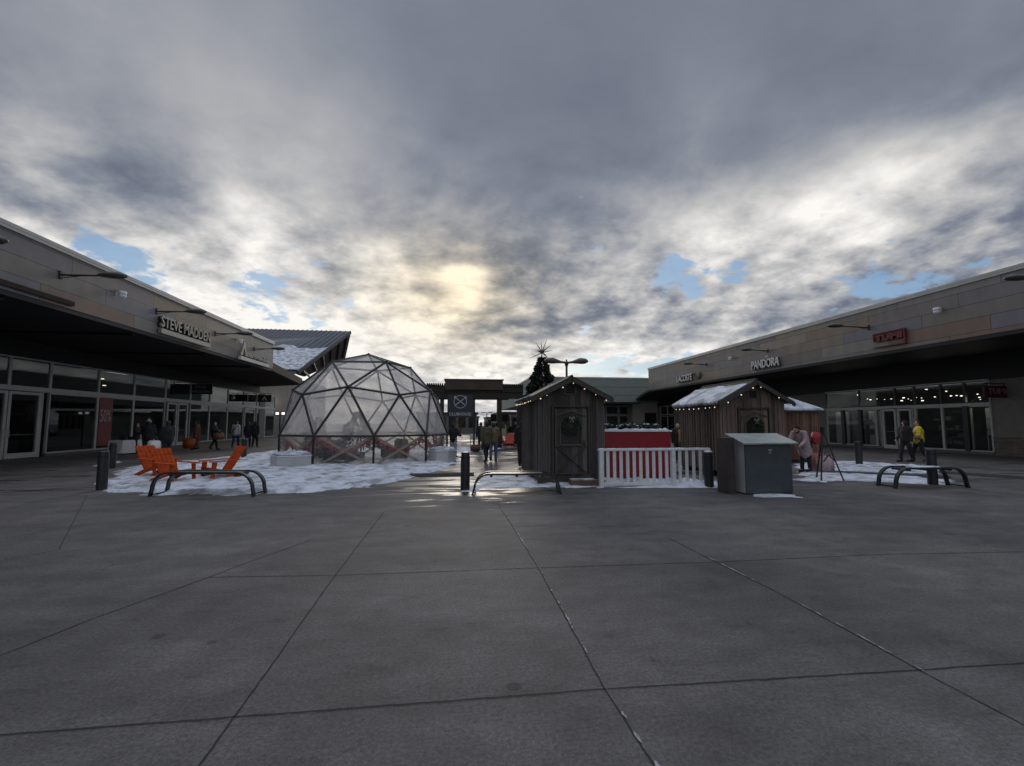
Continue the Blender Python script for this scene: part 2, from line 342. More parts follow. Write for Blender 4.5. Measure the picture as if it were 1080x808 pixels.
segs=[[(150,890),(210,808),(247,757),(355,605),(405,540)],
      [(735,885),(690,808),(638,727),(568,600),(541,556),(523,528)],
      [(1250,845),(1085,768),(971,708),(912,675),(820,625),(755,593),(706,568)],
      [(-260,796),(-5,776),(245,757),(640,727),(970,707),(1085,699),(1400,680)],
      [(220,609),(355,607),(570,599),(755,593),(925,585),(1085,582)],
      [(-120,748),(0,692),(100,652),(215,611),(262,593),(330,569)],
      [(-10,594),(62,580),(92,522)],[(541,556),(700,549)],[(-5,560),(180,548)]]
for i,s in enumerate(segs):
    pts=[G(*p) for p in s]; mj=MB()
    strip(mj,pts,[.010,.010,.009,.011,.010,.009,.008,.008,.006][i],.004,.003,seed=i)
    struct(mj.build('paving_joint',M['joint'],recalc=False))
mj=MB()
for i in (1,2): strip(mj,[tuple(p+Vector(((.011 if i!=3 else 0),(.013 if i==3 else 0),0)) for p in [G(*q)])[0] for q in segs[i]],(.016,.020,.016,.007,.010)[i],.008,.005,.022,seed=i+20,clumpy=True)
struct(mj.build('joint_salt',M['salt'],recalc=False))

def inside(p,poly):
    c=False; n=len(poly)
    for i in range(n):
        x1,y1=poly[i]; x2,y2=poly[(i+1)%n]
        if (y1>p[1])!=(y2>p[1]) and p[0]<(x2-x1)*(p[1]-y1)/(y2-y1)+x1: c=not c
    return c
def edist(p,poly):
    b=1e9; n=len(poly)
    for i in range(n):
        ax,ay=poly[i]; bx,by=poly[(i+1)%n]; dx,dy=bx-ax,by-ay; t=max(0,min(1,((p[0]-ax)*dx+(p[1]-ay)*dy)/(dx*dx+dy*dy+1e-9)))
        b=min(b,math.hypot(p[0]-ax-dx*t,p[1]-ay-dy*t))
    return b
def snow(pxpoly,h=.07,step=.12,rough=.3,holes=.0,world=False,name='snow'):
    poly=pxpoly if world else [(G(*p).x,G(*p).y) for p in pxpoly]
    xs=[p[0] for p in poly]; ys=[p[1] for p in poly]; m=MB(); V={}
    nx=int((max(xs)-min(xs))/step)+2; ny=int((max(ys)-min(ys))/step)+2
    def hv(i,j):
        if (i,j) in V: return V[i,j]
        x=min(xs)-step+i*step; y=min(ys)-step+j*step; p=(x,y)
        e=edist(p,poly)*(1 if inside(p,poly) else -1)
        e+=noise.noise(Vector((x*1.3,y*1.3,3)))*rough+noise.noise(Vector((x*4,y*4,1)))*rough*.6+noise.noise(Vector((x*9,y*9,4)))*rough*.5
        if holes: e-=max(0,noise.noise(Vector((x*1.6,y*2.6,9)))+holes-.25)*4*h*10*.3
        k=max(-.02,min(1,e/.45)); k=k*k*(3-2*k) if k>0 else k*3
        z=.006+k*h*(1+.5*noise.noise(Vector((x*.9,y*.9,5)))+.3*0*1+.55*noise.noise(Vector((x*2.8,y*2.8,8)))+.45*min(0,noise.noise(Vector((x*5,y*5,8))))*2+.25*noise.noise(Vector((x*9,y*9,8))))
        V[i,j]=m.bm.verts.new((x,y,z if e>-.02 else -.02)),e
        return V[i,j]
    for i in range(nx+1):
        for j in range(ny+1):
            q=[hv(i,j),hv(i+1,j),hv(i+1,j+1),hv(i,j+1)]
            if sum(1 for v in q if v[1]>0)>=1: m.bm.faces.new([v[0] for v in q])
    loose=[v for v in m.bm.verts if not v.link_faces]; bmesh.ops.delete(m.bm,geom=loose,context='VERTS')
    return struct(m.build(name,M['snow'],smooth=True))
snow([(106,517),(165,522),(230,523),(290,521),(360,516),(430,506),(470,494),(484,484),(470,474),(400,470),(300,474),(255,481),(200,487),(150,491),(122,498)],.085,.085,.34)
snow([(500,515),(600,514),(632,513),(755,513),(757,507),(640,504),(585,500),(505,502)],.05,.09,.2,.08)
snow([(794,525),(846,525),(846,521),(794,520)],.04,.05,.10,.2)
snow([(838,501),(880,506),(1003,512),(1000,506),(930,499),(845,495)],.035,.09,.25,.25)
snow([(836,507),(872,509),(890,506),(870,503),(840,503)],.03,.08,.2,.2)
snow([(838,494),(900,499),(1005,500),(985,492),(900,487),(845,486)],.06,.11,.25,.1)
snow([(486,519),(506,519),(503,512),(488,512)],.03,.05,.08)
snow([(478,478),(512,476),(512,471),(478,469)],.09,.12,.2)
snow([(522,474),(548,472),(548,467),(522,468)],.09,.12,.2)
snow([(100,492),(128,488),(126,486),(104,489)],.04,.1,.15)
# stone kerbs round the islands
def kerb(a,b,w=.16,h=.10):
    a=G(*a); b=G(*b); m=MB(); L=(b-a).length; n=max(1,int(L/1.2)); d=(b-a)/L
    for i in range(n): m.bar(a+d*(L*i/n+.006)+Vector((0,0,h/2-.01)),a+d*(L*(i+1)/n-.006)+Vector((0,0,h/2-.01)),w,h)
    return struct(m.build('kerb',M['concrete'],bevel=.008))
kerb((432,502.5),(500,501.5)); kerb((842,497.5),(1003,505)); kerb((520,476),(552,473)); kerb((990,499),(1090,506)); kerb((640,500),(760,500))

# ================================================================= LEFT STORE BUILDING
XL=-20.0; XLF=-13.5
def py2Y(px,X): return HX(px,446,X).y
lb=thing('store_building','long low left-hand shop building with taupe panelled fascia over a deep black canopy','building',(XL,20,0))
def P(o,parent=lb):           # parent keeping world placement
    o.parent=parent; o.matrix_parent_inverse=Matrix.Translation(-Vector(parent.location)) if parent.rotation_euler.z==0 else (Matrix.Translation(parent.location)@Euler(parent.rotation_euler).to_matrix().to_4x4()).inverted()
    return o
Z0,Z1=5.67,7.62
m=MB(); m.box((-34,-12,Z0+.004),(XLF,37,Z1)); P(m.build('fascia',M['cladding']))
m=MB(); m.box((-34.1,-12.1,Z1+.002),(XLF+.06,37.08,Z1+.13)); m.box((XLF+.003,-12,Z1-.10),(XLF+.06,37.06,Z1+.0)); P(m.build('roof_coping',M['coping'],bevel=.01))
m=MB(); m.box((XLF+.002,-8,Z0+.10),(XLF+.10,18.2,Z0+.26)); P(m.build('sunshade_rail',M['brown_metal']))
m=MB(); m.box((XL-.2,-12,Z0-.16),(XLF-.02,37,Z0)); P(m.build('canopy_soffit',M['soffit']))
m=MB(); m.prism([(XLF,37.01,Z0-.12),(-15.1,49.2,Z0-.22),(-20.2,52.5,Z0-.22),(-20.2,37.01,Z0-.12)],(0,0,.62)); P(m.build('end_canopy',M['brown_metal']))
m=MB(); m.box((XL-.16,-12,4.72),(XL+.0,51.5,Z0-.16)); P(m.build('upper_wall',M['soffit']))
m=MB(); m.box((XL-.5,51.6,0),(XL+.06,53,4.72)); P(m.build('wall',M['stucco']))
m=MB(); m.box((XL-14,52.4,0),(XL-.5,53,Z0+.2)); P(m.build('wall',M['stucco']))
m=MB(); m.box((XL-.16,-12,0),(XL,py2Y(-60,XL),4.72)); P(m.build('wall',M['stucco']))
for yy in (4,10,16,22,28,34):
    mm=MB(); mm.bar((XL+.1,yy,Z0-.2),(XLF-.3,yy,Z0-.2),.12,.10); P(mm.build('canopy_beam',M['black']))
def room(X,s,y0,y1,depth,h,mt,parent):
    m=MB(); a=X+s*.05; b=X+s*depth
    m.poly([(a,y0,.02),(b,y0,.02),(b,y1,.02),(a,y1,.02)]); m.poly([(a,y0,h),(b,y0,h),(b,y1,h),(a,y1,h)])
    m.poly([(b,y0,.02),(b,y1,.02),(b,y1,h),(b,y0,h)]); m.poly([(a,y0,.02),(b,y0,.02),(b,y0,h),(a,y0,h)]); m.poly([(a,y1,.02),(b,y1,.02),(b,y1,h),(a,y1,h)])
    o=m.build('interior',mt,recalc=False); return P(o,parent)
def window(X,s,y0,y1,z0,z1,parent,fw_=.07,mt=None,d=.10):
    m=MB(); xa,xb=X-s*.05,X+s*.07
    m.box((min(xa,xb),y0,z0),(max(xa,xb),y0+fw_,z1)); m.box((min(xa,xb),y1-fw_,z0),(max(xa,xb),y1,z1))
    m.box((min(xa,xb)+.002,y0+fw_,z0),(max(xa,xb)-.002,y1-fw_,z0+fw_)); m.box((min(xa,xb)+.002,y0+fw_,z1-fw_),(max(xa,xb)-.002,y1-fw_,z1))
    f=P(m.build('window',mt or M['white_metal']),parent)
    g=MB(); g.box((X-.006,y0+fw_*.8,z0+fw_*.8),(X+.006,y1-fw_*.8,z1-fw_*.8)); p=g.build('pane',M['glass']); p.parent=f
    return f
def door(X,s,y0,y1,z0,z1,parent,side):
    m=MB(); xa,xb=sorted((X-s*.06,X+s*.06)); w=.13
    m.box((xa,y0,z0),(xb,y0+w,z1)); m.box((xa,y1-w,z0),(xb,y1,z1)); m.box((xa+.002,y0+w,z1-w),(xb-.002,y1-w,z1)); m.box((xa+.002,y0+w,z0),(xb-.002,y1-w,z0+.24))
    f=P(m.build('door',M['white_metal']),parent)
    g=MB(); g.box((X-.006,y0+w*.9,z0+.2),(X+.006,y1-w*.9,z1-w*.9)); p=g.build('pane',M['glass']); p.parent=f
    h=MB(); yy=y1-.07 if side>0 else y0+.07; xx=X-s*.12
    h.tube([(X-s*.05,yy,z0+.95),(xx,yy,z0+.98),(xx,yy,z0+1.30),(X-s*.05,yy,z0+1.33)],.018,8); h=h.build('handle',M['white_metal']); h.parent=f
    b=MB(); b.bar((X+s*.09,y0+w,z0+1.08),(X+s*.09,y1-w,z0+1.08),.03,.05); b=b.build('push_bar',M['white_metal']); b.parent=f
    return f
Yl=lambda px: py2Y(px,XL)
TZ,TT=3.2,4.70
mul=[-60,-18,5,49,101,139,172.5,199,219.7,239,255.8,269.7,279,289]
for a,b in zip(mul,mul[1:]):
    window(XL,-1,Yl(a),Yl(b),TZ+.10,TT,lb)
    if (a,b) in ((-18,5),(5,49),(172.5,199),(255.8,269.7)): continue
    window(XL,-1,Yl(a),Yl(b),.14,TZ-.06,lb)
m=MB(); m.box((XL-.09,Yl(-60),TZ-.06),(XL+.09,Yl(289),TZ+.10)); P(m.build('transom_bar',M['white_metal']))
m=MB(); 
for a,b in ((-60,-18),(49,172.5),(199,255.8),(269.7,289)): m.box((XL-.10,Yl(a),0),(XL+.08,Yl(b),.14))
P(m.build('sill',M['concrete']))
for a,b in ((-18,5),(5,41),(174.5,185.5),(186,197)):
    door(XL,-1,Yl(a)+.03,Yl(b)-.03,.02,TZ-.1,lb,1 if a in(-18,174.5) else -1)
door(XL,-1,Yl(257),Yl(268),.02,TZ-.1,lb,1)
m=MB(); m.box((XL-.05,Yl(41),.0),(XL+.05,Yl(42.8),TZ-.06)); P(m.build('door_post',M['white_metal']))
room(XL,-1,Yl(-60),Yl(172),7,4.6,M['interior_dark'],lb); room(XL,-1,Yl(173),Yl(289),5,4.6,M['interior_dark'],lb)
# window curtains/partition behind the middle shop
m=MB(); m.box((XL-1.3,Yl(200),.1),(XL-1.2,Yl(254),4.5)); P(m.build('display_screen',mat('grey_backdrop',(.10,.10,.105),.9,0,.2,2,stretch=(1,6,.3)),bevel=0))
# small lamps glowing inside the left shops
for i,(px,py) in enumerate([(108,400),(110,407),(158,408),(148,404),(190,431),(215,413)]):
    p=HX(px,py,XL-2.2); b=MB(); b.cyl((p.x,p.y,p.z),.09,.05,10); o=b.build('ceiling_lamp',emis('lamp_%d'%i,(1,.78,.48) if i<2 else (1,.95,.85),2.2 if i!=4 else 5)); tag(o,['amber lamp glowing high behind the upper pane left of the red sale poster','lower amber lamp under the brighter amber lamp behind the left shop glass','small white spot behind the last pane before the open shop door','small white spot behind the pane left of the dark projecting sign','bright white lamp showing through the middle shop door','faint white spot behind the glass just right of the dark projecting sign'][i],'lamp','lamps inside the left shops')
# ================================================================= RIGHT STORE BUILDING
XR=27.7; XRF=22.5
rb=thing('store_building','long low right-hand shop building with taupe panelled fascia, black canopy and stone base','building',(XR,25,0))
Z0r,Z1r=5.40,7.88
m=MB(); m.box((XRF,-12,Z0r+.004),(42,52,Z1r)); P(m.build('fascia',M['cladding']),rb)
m=MB(); m.box((XRF-.06,-12.1,Z1r+.002),(42.1,52.08,Z1r+.13)); m.box((XRF-.06,-12,Z1r-.10),(XRF-.003,52.06,Z1r)); P(m.build('roof_coping',M['coping'],bevel=.01),rb)
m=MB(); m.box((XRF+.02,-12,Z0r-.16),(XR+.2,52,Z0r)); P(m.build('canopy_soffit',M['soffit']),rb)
m=MB(); m.prism([(XRF,52.01,Z0r-.10),(25.3,64,4.45),(29,64,4.45),(29,52.01,Z0r-.10)],(0,0,.30)); P(m.build('end_canopy',M['soffit']),rb)
Yr=lambda px: py2Y(px,XR)
TZr,TTr=2.62,3.86
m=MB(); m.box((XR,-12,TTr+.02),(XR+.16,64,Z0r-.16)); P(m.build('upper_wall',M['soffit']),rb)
m=MB(); m.box((XR-.0,-12,.86),(XR+.16,Yr(1047),TTr+.02)); P(m.build('wall',M['stucco']),rb)
m=MB(); m.box((XR,Yr(872),0),(XR+.16,Yr(800),TTr+.02)); P(m.build('wall',M['stucco']),rb)
m=MB(); m.box((XR,Yr(728),0),(XR+.16,Yr(712),TTr+.02)); P(m.build('wall',M['stucco']),rb)
m=MB(); m.box((XR,Yr(697),0),(XR+.16,64,TTr+.02)); P(m.build('wall',M['stucco']),rb)
m=MB(); m.box((XR-.10,-12,0),(XR+.10,Yr(1049),.86)); m.box((XR-.14,-12,.86),(XR+.0,Yr(1049),.93)); P(m.build('stone_base',M['stone']),rb)
mulr=[872.8,890,908,924.6,931,946,963,966.5,994.7,1020,1046.7]
for a,b in ((872.8,908),(908,946),(946,966.5),(966.5,994.7),(994.7,1020),(1020,1046.7)): window(XR,1,Yr(b),Yr(a),TZr+.09,TTr,rb,.05,M['dark_metal'] if a>900 else M['dark_metal'])
for a,b in ((872.8,890),(890,908),(908,924.6),(966.5,994.7),(994.7,1020),(1020,1046.7)): window(XR,1,Yr(b),Yr(a),.14,TZr-.06,rb,.055,M['white_metal'])
for a,b in ((925,930.5),(963.3,966.2)): window(XR,1,Yr(b),Yr(a),.10,TZr-.06,rb,.05)
for a,b,s in ((931,946.6,-1),(947,963,1)): door(XR,1,Yr(b)+.03,Yr(a)-.03,.02,TZr-.1,rb,s)
m=MB(); m.box((XR-.09,Yr(1046.7),TZr-.06),(XR+.09,Yr(872.8),TZr+.09)); m.box((XR-.08,Yr(1046.7),TTr),(XR+.08,Yr(872.8),TTr+.07)); m.box((XR-.07,Yr(1047.5),.14),(XR+.07,Yr(1046.7)+.0,TTr)); P(m.build('transom_bar',M['white_metal']),rb)
m=MB()
for a,b in ((872.8,931),(963,1046.7)): m.box((XR-.08,Yr(b),0),(XR+.10,Yr(a),.14))
P(m.build('sill',M['concrete']),rb)
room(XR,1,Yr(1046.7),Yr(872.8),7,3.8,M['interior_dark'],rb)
for px in (890,908,1020):
    m=MB(); y=Yr(px); m.box((XR-.10,y-.13,.12),(XR+.06,y+.13,TZr-.06)); P(m.build('pilaster',M['dark_metal']),rb)
# farther right-hand shop fronts
for a,b in ((728,745),(745,765),(765,782),(782,800)):
    window(XR,1,Yr(b),Yr(a),.14,TZr-.06,rb); window(XR,1,Yr(b),Yr(a),TZr+.09,TTr,rb)
for a,b in ((697,704.5),(704.5,712)): window(XR,1,Yr(b),Yr(a),.14,TZr-.06,rb); window(XR,1,Yr(b),Yr(a),TZr+.09,TTr,rb)
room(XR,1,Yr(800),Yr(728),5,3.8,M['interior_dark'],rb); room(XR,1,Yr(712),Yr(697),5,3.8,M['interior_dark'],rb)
# pale display walls and shelves inside the right shop
def disp(a,b,z0,z1,dx,mt,nm='display_board'):
    m=MB(); m.box((XR+dx,Yr(b)+.1,z0),(XR+dx+.08,Yr(a)-.1,z1)); return m.build(nm,mt)
M['interior_pale']=mat('interior_pale',(.62,.62,.57),.8,0,.15,.8)
tag(disp(874,889.5,.2,2.45,.5,M['interior_pale']),'blank pale display board in the first pane right of the small snowy hut','display board','display boards in the right shop window')
tag(disp(891,907,.2,2.45,.5,mat('photo_board',(.26,.25,.23),.7,0,.75,1.1,c2=(.38,.37,.34))),'mottled grey photo board beside the dark window post in the right shop','display board','display boards in the right shop window')
t=disp(908.5,924,.2,2.45,.5,M['interior_pale']); tag(t,'pale display board with black bonnet-shaped print left of the shop door','display board','display boards in the right shop window')
m=MB(); q=HX(916,446,XR+.495); 
m.prism([(q.x,q.y-.5,1.55),(q.x,q.y+.5,1.55),(q.x,q.y+.32,1.85),(q.x,q.y-.28,1.88)],(-.01,0,0)); m.box((q.x-.01,q.y-.42,.85),(q.x,q.y+.42,1.25)); o=m.build('print',M['black']); o.parent=t
tag(disp(1007,1019,.2,2.45,.5,M['interior_pale']),'narrow pale display wall left of the dark post near the burgundy sign','display board','display boards in the right shop window')
t=disp(1022,1046,.2,2.45,.95,M['interior_pale']); tag(t,'wide pale display wall with two thin shelves in the last pane under the burgundy sign','display board','display boards in the right shop window')
m=MB()
for z in (1.3,1.85): m.box((XR+.7,Yr(1038),z),(XR+.94,Yr(1028),z+.03))
o=m.build('shelf',M['dark_metal']); o.parent=t
m=MB(); m.box((XR+.3,Yr(1045),.15),(XR+.7,Yr(1036),1.0)); tag(m.build('display_counter',M['grille'],bevel=.02),'black low counter in the last pane beside the stone base','counter')
m=MB()
for z in (.4,.8,1.2,1.75,2.2): m.box((XR+.9,Yr(1005),z),(XR+1.3,Yr(969),z+.04))
m.box((XR+1.3,Yr(1005),.1),(XR+1.34,Yr(969),2.4)); sh=m.build('shelving',M['dark_metal']); tag(sh,'dark shelving with folded goods behind the panes right of the doors','shelving')
rnd=random.Random(3)
m=MB(); 
for z in (.44,.84,1.24,1.79):
    y=Yr(1005)+.1
    while y<Yr(969)-.3:
        w=rnd.uniform(.15,.35); hh=rnd.uniform(.06,.26)
        if rnd.random()<.7: m.box((XR+.95,y,z),(XR+1.22,y+w,z+hh))
        y+=w+.06
o=m.build('goods',mat('folded_goods',(.20,.16,.15),.8,0,.8,2)); o.parent=sh; o['kind']='stuff'
spots=[(896,418),(905,417),(915,421),(918,422),(925,421),(933,421.5),(940,421),(951,423),(953,420),(958,421),(961,422.5),(966,419.5),(972,420),(973,423),(977,411),(983,410.5),(986,419),(1002,409.5),(1003,418),(1009,417.5),(1014,418),(1031,416),(1033,419.5),(1034,421.5),(884,418.5),(890,418),(992,421),(998,413)]
sp0=None
for i,(px,py) in enumerate(spots):
    p=HX(px,py,XR+rnd.uniform(1.6,4.2))
    if sp0 is None:
        b=MB(); b.cyl((0,0,0),.045,.035,10); sp0=b.build('shop_downlight',M['spot']); o=sp0
        tag(o,'tiny warm spotlight glowing on the dark ceiling inside the right-hand shop','spotlight','spotlights inside the right shop')
    else:
        o=sp0.copy(); col.objects.link(o)
    o.location=p; s=rnd.uniform(.6,1.5); o.scale=(s,s,s)
for k,px in enumerate((886,913,990,1033)):
    q=HX(px,446,XR+.35); ld=bpy.data.lights.new('shop_light','POINT'); ld.energy=9; ld.color=(1,.93,.80); ld.shadow_soft_size=.25; lo=bpy.data.objects.new('shop_light',ld); col.objects.link(lo); lo.location=(XR+.2,q.y,2.9)
for k,px in enumerate((30,120,185,240,280)):
    q=HX(px,446,XL-1.5); ld=bpy.data.lights.new('shop_light','POINT'); ld.energy=(3,8,8,9,9)[k]; ld.color=(1,.93,.82); ld.shadow_soft_size=.25; lo=bpy.data.objects.new('shop_light',ld); col.objects.link(lo); lo.location=(XL-1.1 if k>2 else XL-3,q.y,4.1)
# ================================================================= WALL LAMPS AND CAMERAS
M['lamp_paint']=mat('lamp_paint',(.10,.098,.09),.45,.2,.2,4)
def wall_lamp(base,dirx,L,label):
    t=thing('wall_lamp',label,'wall lamp',base,0 if dirx>0 else PI,'gooseneck lamps on the shop fascias')
    m=MB(); m.box((-.02,-.06,-.14),(.05,.06,.14)); m.build('mount_plate',M['dark_metal'],t,bevel=.006)
    m=MB(); m.tube([(.04,0,0),(L*.6,0,.02),(L-.5,0,.03)],[.035,.03,.028],8); m.tube([(.04,0,-.11),(.7,0,0)],.016,6); m.build('arm',M['dark_metal'],t)
    m=MB(); m.tube([(L-.62,0,.03),(L-.5,0,.04),(L-.2,0,.07),(L+.12,0,.06),(L+.28,0,.03),(L+.34,0,.02)],[.035,.12,.22,.22,.12,.03],14)
    for v in m.bm.verts: v.co.z=.05+(v.co.z-.05)*.5; v.co.y*=1.0
    m.build('lamp_head',M['lamp_paint'],t,smooth=True)
    return t
for px,py,px2,lab in ((-66,252,6,'gooseneck wall lamp at the photo edge, head only showing beside the left fascia'),(63,290,133,'nearest whole lamp on the left fascia, above the small white dome camera'),(165,328.5,217,'wall lamp directly above the raised two-word shop name on the left fascia'),(227,352,266,'wall lamp between the two lettered signs on the left fascia'),(268,368,300,'farthest lamp on the left fascia, at its end corner')):
    b=HX(px,py,XLF); e=HY(px2,py,b.y); wall_lamp(b,1,abs(e.x-b.x)-.3,lab)
for px,py,px2,lab in ((1128,297,1062,'lamp head jutting in at the right photo edge below the right roofline'),(916.5,345.5,874,'wall lamp with conduit left of the red framed sign on the right fascia'),(810,370,782,'wall lamp above the seven-letter white shop name on the right fascia'),(745,384.5,721,'farthest lamp on the right fascia, above the name with the reptile emblem')):
    b=HX(px,py,XRF); e=HY(px2,py,b.y); wall_lamp(b,-1,abs(e.x-b.x)-.3,lab)
def seccam(p,s,lab):
    t=thing('security_camera',lab,'camera',p,0 if s>0 else PI,'white security cameras on the fascias')
    m=MB(); m.cyl((0,0,.0),.03,.25,8); m.bar((0,0,.2),(.2,0,.2),.06); m.build('bracket',M['white_metal'],t)
    m=MB(); m.ball((.25,0,.0),(.13,.13,.12),12); m.tube([(.25,0,.05),(.25,0,.18)],.13,12); m.build('housing',M['white_paint'],t,smooth=True)
seccam(HX(122,312,XLF),1,'white dome camera under the nearest whole lamp on the left fascia'); seccam(HX(249,361,XLF),1,'small white camera beside the far lettered sign on the left fascia')
seccam(HX(993,329,XRF),-1,'white camera on the right fascia, right of the red framed sign'); seccam(HX(773,379,XRF),-1,'small white camera left of the seven-letter name on the right fascia')
# ================================================================= SIGNS
M['sign_metal']=mat('sign_metal',(.30,.29,.27),.4,.4,.1,3); M['sign_white']=mat('sign_white',(.62,.62,.60),.5,0,.05,3); M['sign_black']=mat('sign_black',(.014,.014,.016),.4,0,.1,3)
def fsign(text,pl,pr,X,side,size,label,plate=True,mt=None,bold=.0,platemat=None):
    a=HX(*pl,X); b=HX(*pr,X)
    near,far=(a,b) if side<0 else (b,a)
    z=(a.z+b.z)/2; s=1 if side<0 else -1; w=abs(a.y-b.y); yo=a.y
    t=thing('storefront_sign',label,'sign',(X+(.05 if side<0 else -.05),yo,z))
    fr=frame((.10*s,0,0),(0,s,0),(0,0,1)); 
    text_mesh(text,size,.09,mt or M['sign_metal'],'lettering',t,fr,bold,1,w)
    fr2=frame((.04*s,0,-.0),(0,s,0),(0,0,1)); text_mesh(text,size,.12,M['sign_black'],'letter_return',t,fr2,bold+.006,1,w)
    m=MB()
    if plate:
        m.box((min(0,.16*s),min(0,s*w),-.30),(max(0,.16*s),max(0,s*w),-.07)); m.build('raceway',platemat or M['sign_metal'],t,bevel=.01)
    else:
        m.box((min(0,.05*s),min(0,s*w),-.09),(max(0,.05*s),max(0,s*w),-.05)); m.build('mounting_rail',M['sign_black'],t)
    return t
fsign('STEVE MADDEN',(165.5,344.5),(218,361),XLF,-1,.52,'raised two-word capital lettering with grey strip beneath on the left fascia',True,M['sign_metal'],.008)
t=fsign('bercrombie',(257.5,376),(281,383.6),XLF,-1,.30,'farther left-fascia sign: tall pointed A then small letters over a pale strip',True,M['sign_metal'],.004,M['sign_white'])
m=MB(); m.prism([(.05,-.95,0),(.05,-.68,0),(.05,-.45,.5),(.05,-.22,0),(.05,-.05,0),(.05,-.36,.85),(.05,-.5,.85)],(.10,0,0)); m.build('emblem',M['sign_metal'],t); m=MB(); m.box((0,-.95,-.30),(.16,-.002,-.07)); m.build('raceway_end',M['sign_white'],t)
fsign('PANDORA',(795,390),(824,385.2),XRF,1,.62,'white capital shop name with small crown on the right fascia',False,M['sign_white'],.012)
cr=bpy.data.objects[[o.name for o in bpy.data.objects if o.get('label','').startswith('white capital shop name with')][0]]
m=MB(); a=HX(795,390,XRF); b=HX(824,385.2,XRF); w=a.y-b.y
for k in (-1,0,1): m.prism([(-.14,-w*.575+k*.07-.03,.72),(-.14,-w*.575+k*.07+.03,.72),(-.14,-w*.575+k*.1,.86)],(.06,0,0))
m.build('crown',M['sign_white'],cr)
t=fsign('LACOSTE',(715.5,403.5),(731.5,400.6),XRF,1,.62,'white shop name followed by a dark reptile emblem, far end of the right fascia',False,M['sign_white'],.012)
m=MB(); w=HX(715.5,403.5,XRF).y-HX(731.5,400.6,XRF).y
cro=[(0,.18),(.22,.10),(.5,.05),(.62,-.02),(.72,.04),(1.2,.04),(1.3,-.04),(1.4,.04),(1.75,.14),(2.15,.34),(2.2,.42),(1.75,.30),(2.15,.62),(2.05,.66),(1.6,.40),(1.35,.42),(1.1,.36),(.8,.36),(.55,.30),(.35,.42),(.55,.62),(.42,.66),(.12,.44)]
m.prism([(-.12,-w-.25-x*.62,y*.9) for x,y in cro],(.08,0,0)); m.build('emblem',mat('emblem_green',(.02,.035,.025),.5),t)
# red framed sign
a=HX(924,367,XRF); b=HX(958,362.6,XRF); w=a.y-b.y; t=thing('storefront_sign','red framed rectangular sign with red capital letters on the right fascia','sign',(XRF-.05,a.y,(a.z+b.z)/2))
m=MB(); H=.72; M['sign_red']=mat('sign_red',(.13,.012,.016),.5,0,.2,4)
m.box((-.12,-w,0),(0,0,.05)); m.box((-.12,-w,.05),(0,-w+.07,H)); m.box((-.12,-w,H),(0,0,H+.05)); m.box((-.12,-.07,.34),(0,0,H)); m.build('sign_frame',M['sign_red'],t)
m=MB(); m.box((-.04,-w+.07,.30),(0,-.07,H)); m.build('backing',mat('sign_back',(.15,.09,.085),.6,0,.2,3),t)
text_mesh('TUMI',.34,.08,M['sign_red'],'lettering',t,frame((-.09,-.12,.32),(0,-1,0),(0,0,1)),.02,1,w*.86)
def blade(label,pxl,pxr,pyt,pyb,X,side,txts,platem,letm,emb=False):
    # projecting sign at right angles to the shop wall, facing the camera
    e=pxl if side<0 else pxr; Y=HX(e,446,X).y
    a=HY(pxl,pyt,Y); b=HY(pxr,pyb,Y); t=thing('projecting_sign',label,'sign',(a.x,Y,b.z)); W=b.x-a.x; H=a.z-b.z
    m=MB(); m.box((0,0,0),(W,.10,H)); m.build('sign_panel',platem,t,bevel=.01)
    m=MB(); x0=-.35 if side<0 else 0; x1=W if side<0 else W+.35
    m.bar((x0,.05,H+.12),(x1,.05,H+.12),.05); m.bar((W*.15,.05,H-.0),(W*.15,.05,H+.12),.03); m.bar((W*.85,.05,H),(W*.85,.05,H+.12),.03); m.build('bracket',M['dark_metal'],t)
    n=len(txts)
    for i,(s,wf,hf,zf) in enumerate(txts): text_mesh(s,H*hf,.02,letm,'lettering',t,frame((W*(1-wf)/2,-.011,H*zf),(1,0,0),(0,0,1)),.004,1,W*wf)
    if emb:
        m=MB(); m.prism([(W*.3,-.012,H*.25),(W*.42,-.012,H*.25),(W*.5,-.012,H*.55),(W*.58,-.012,H*.25),(W*.7,-.012,H*.25),(W*.5,-.012,H*.85)],(0,.01,0)); m.build('emblem',letm,t)
    return t
LG=mat('sign_grey_letters',(.20,.20,.20),.6)
blade('black projecting sign with two grey words hanging over the left walkway','199.5' and 199.5,223.5,405,416,XL,-1,[('STEVE',.5,.26,.58),('MADDEN',.74,.26,.14)],M['sign_black'],LG)
blade('plain black projecting sign between the two-word sign and the emblem sign',249,261,416,423.5,XL,-1,[],M['sign_black'],LG)
blade('black projecting sign with white pointed emblem nearest the dome',272,286,416.5,424,XL,-1,[],M['sign_black'],M['sign_white'],True)
blade('burgundy projecting sign with pale capital letters at the right shop corner',1038,1065,407,419.5,XR,1,[('TUMI',.74,.50,.30)],mat('burgundy',(.06,.006,.018),.5),mat('pale_rose',(.26,.17,.19),.6))
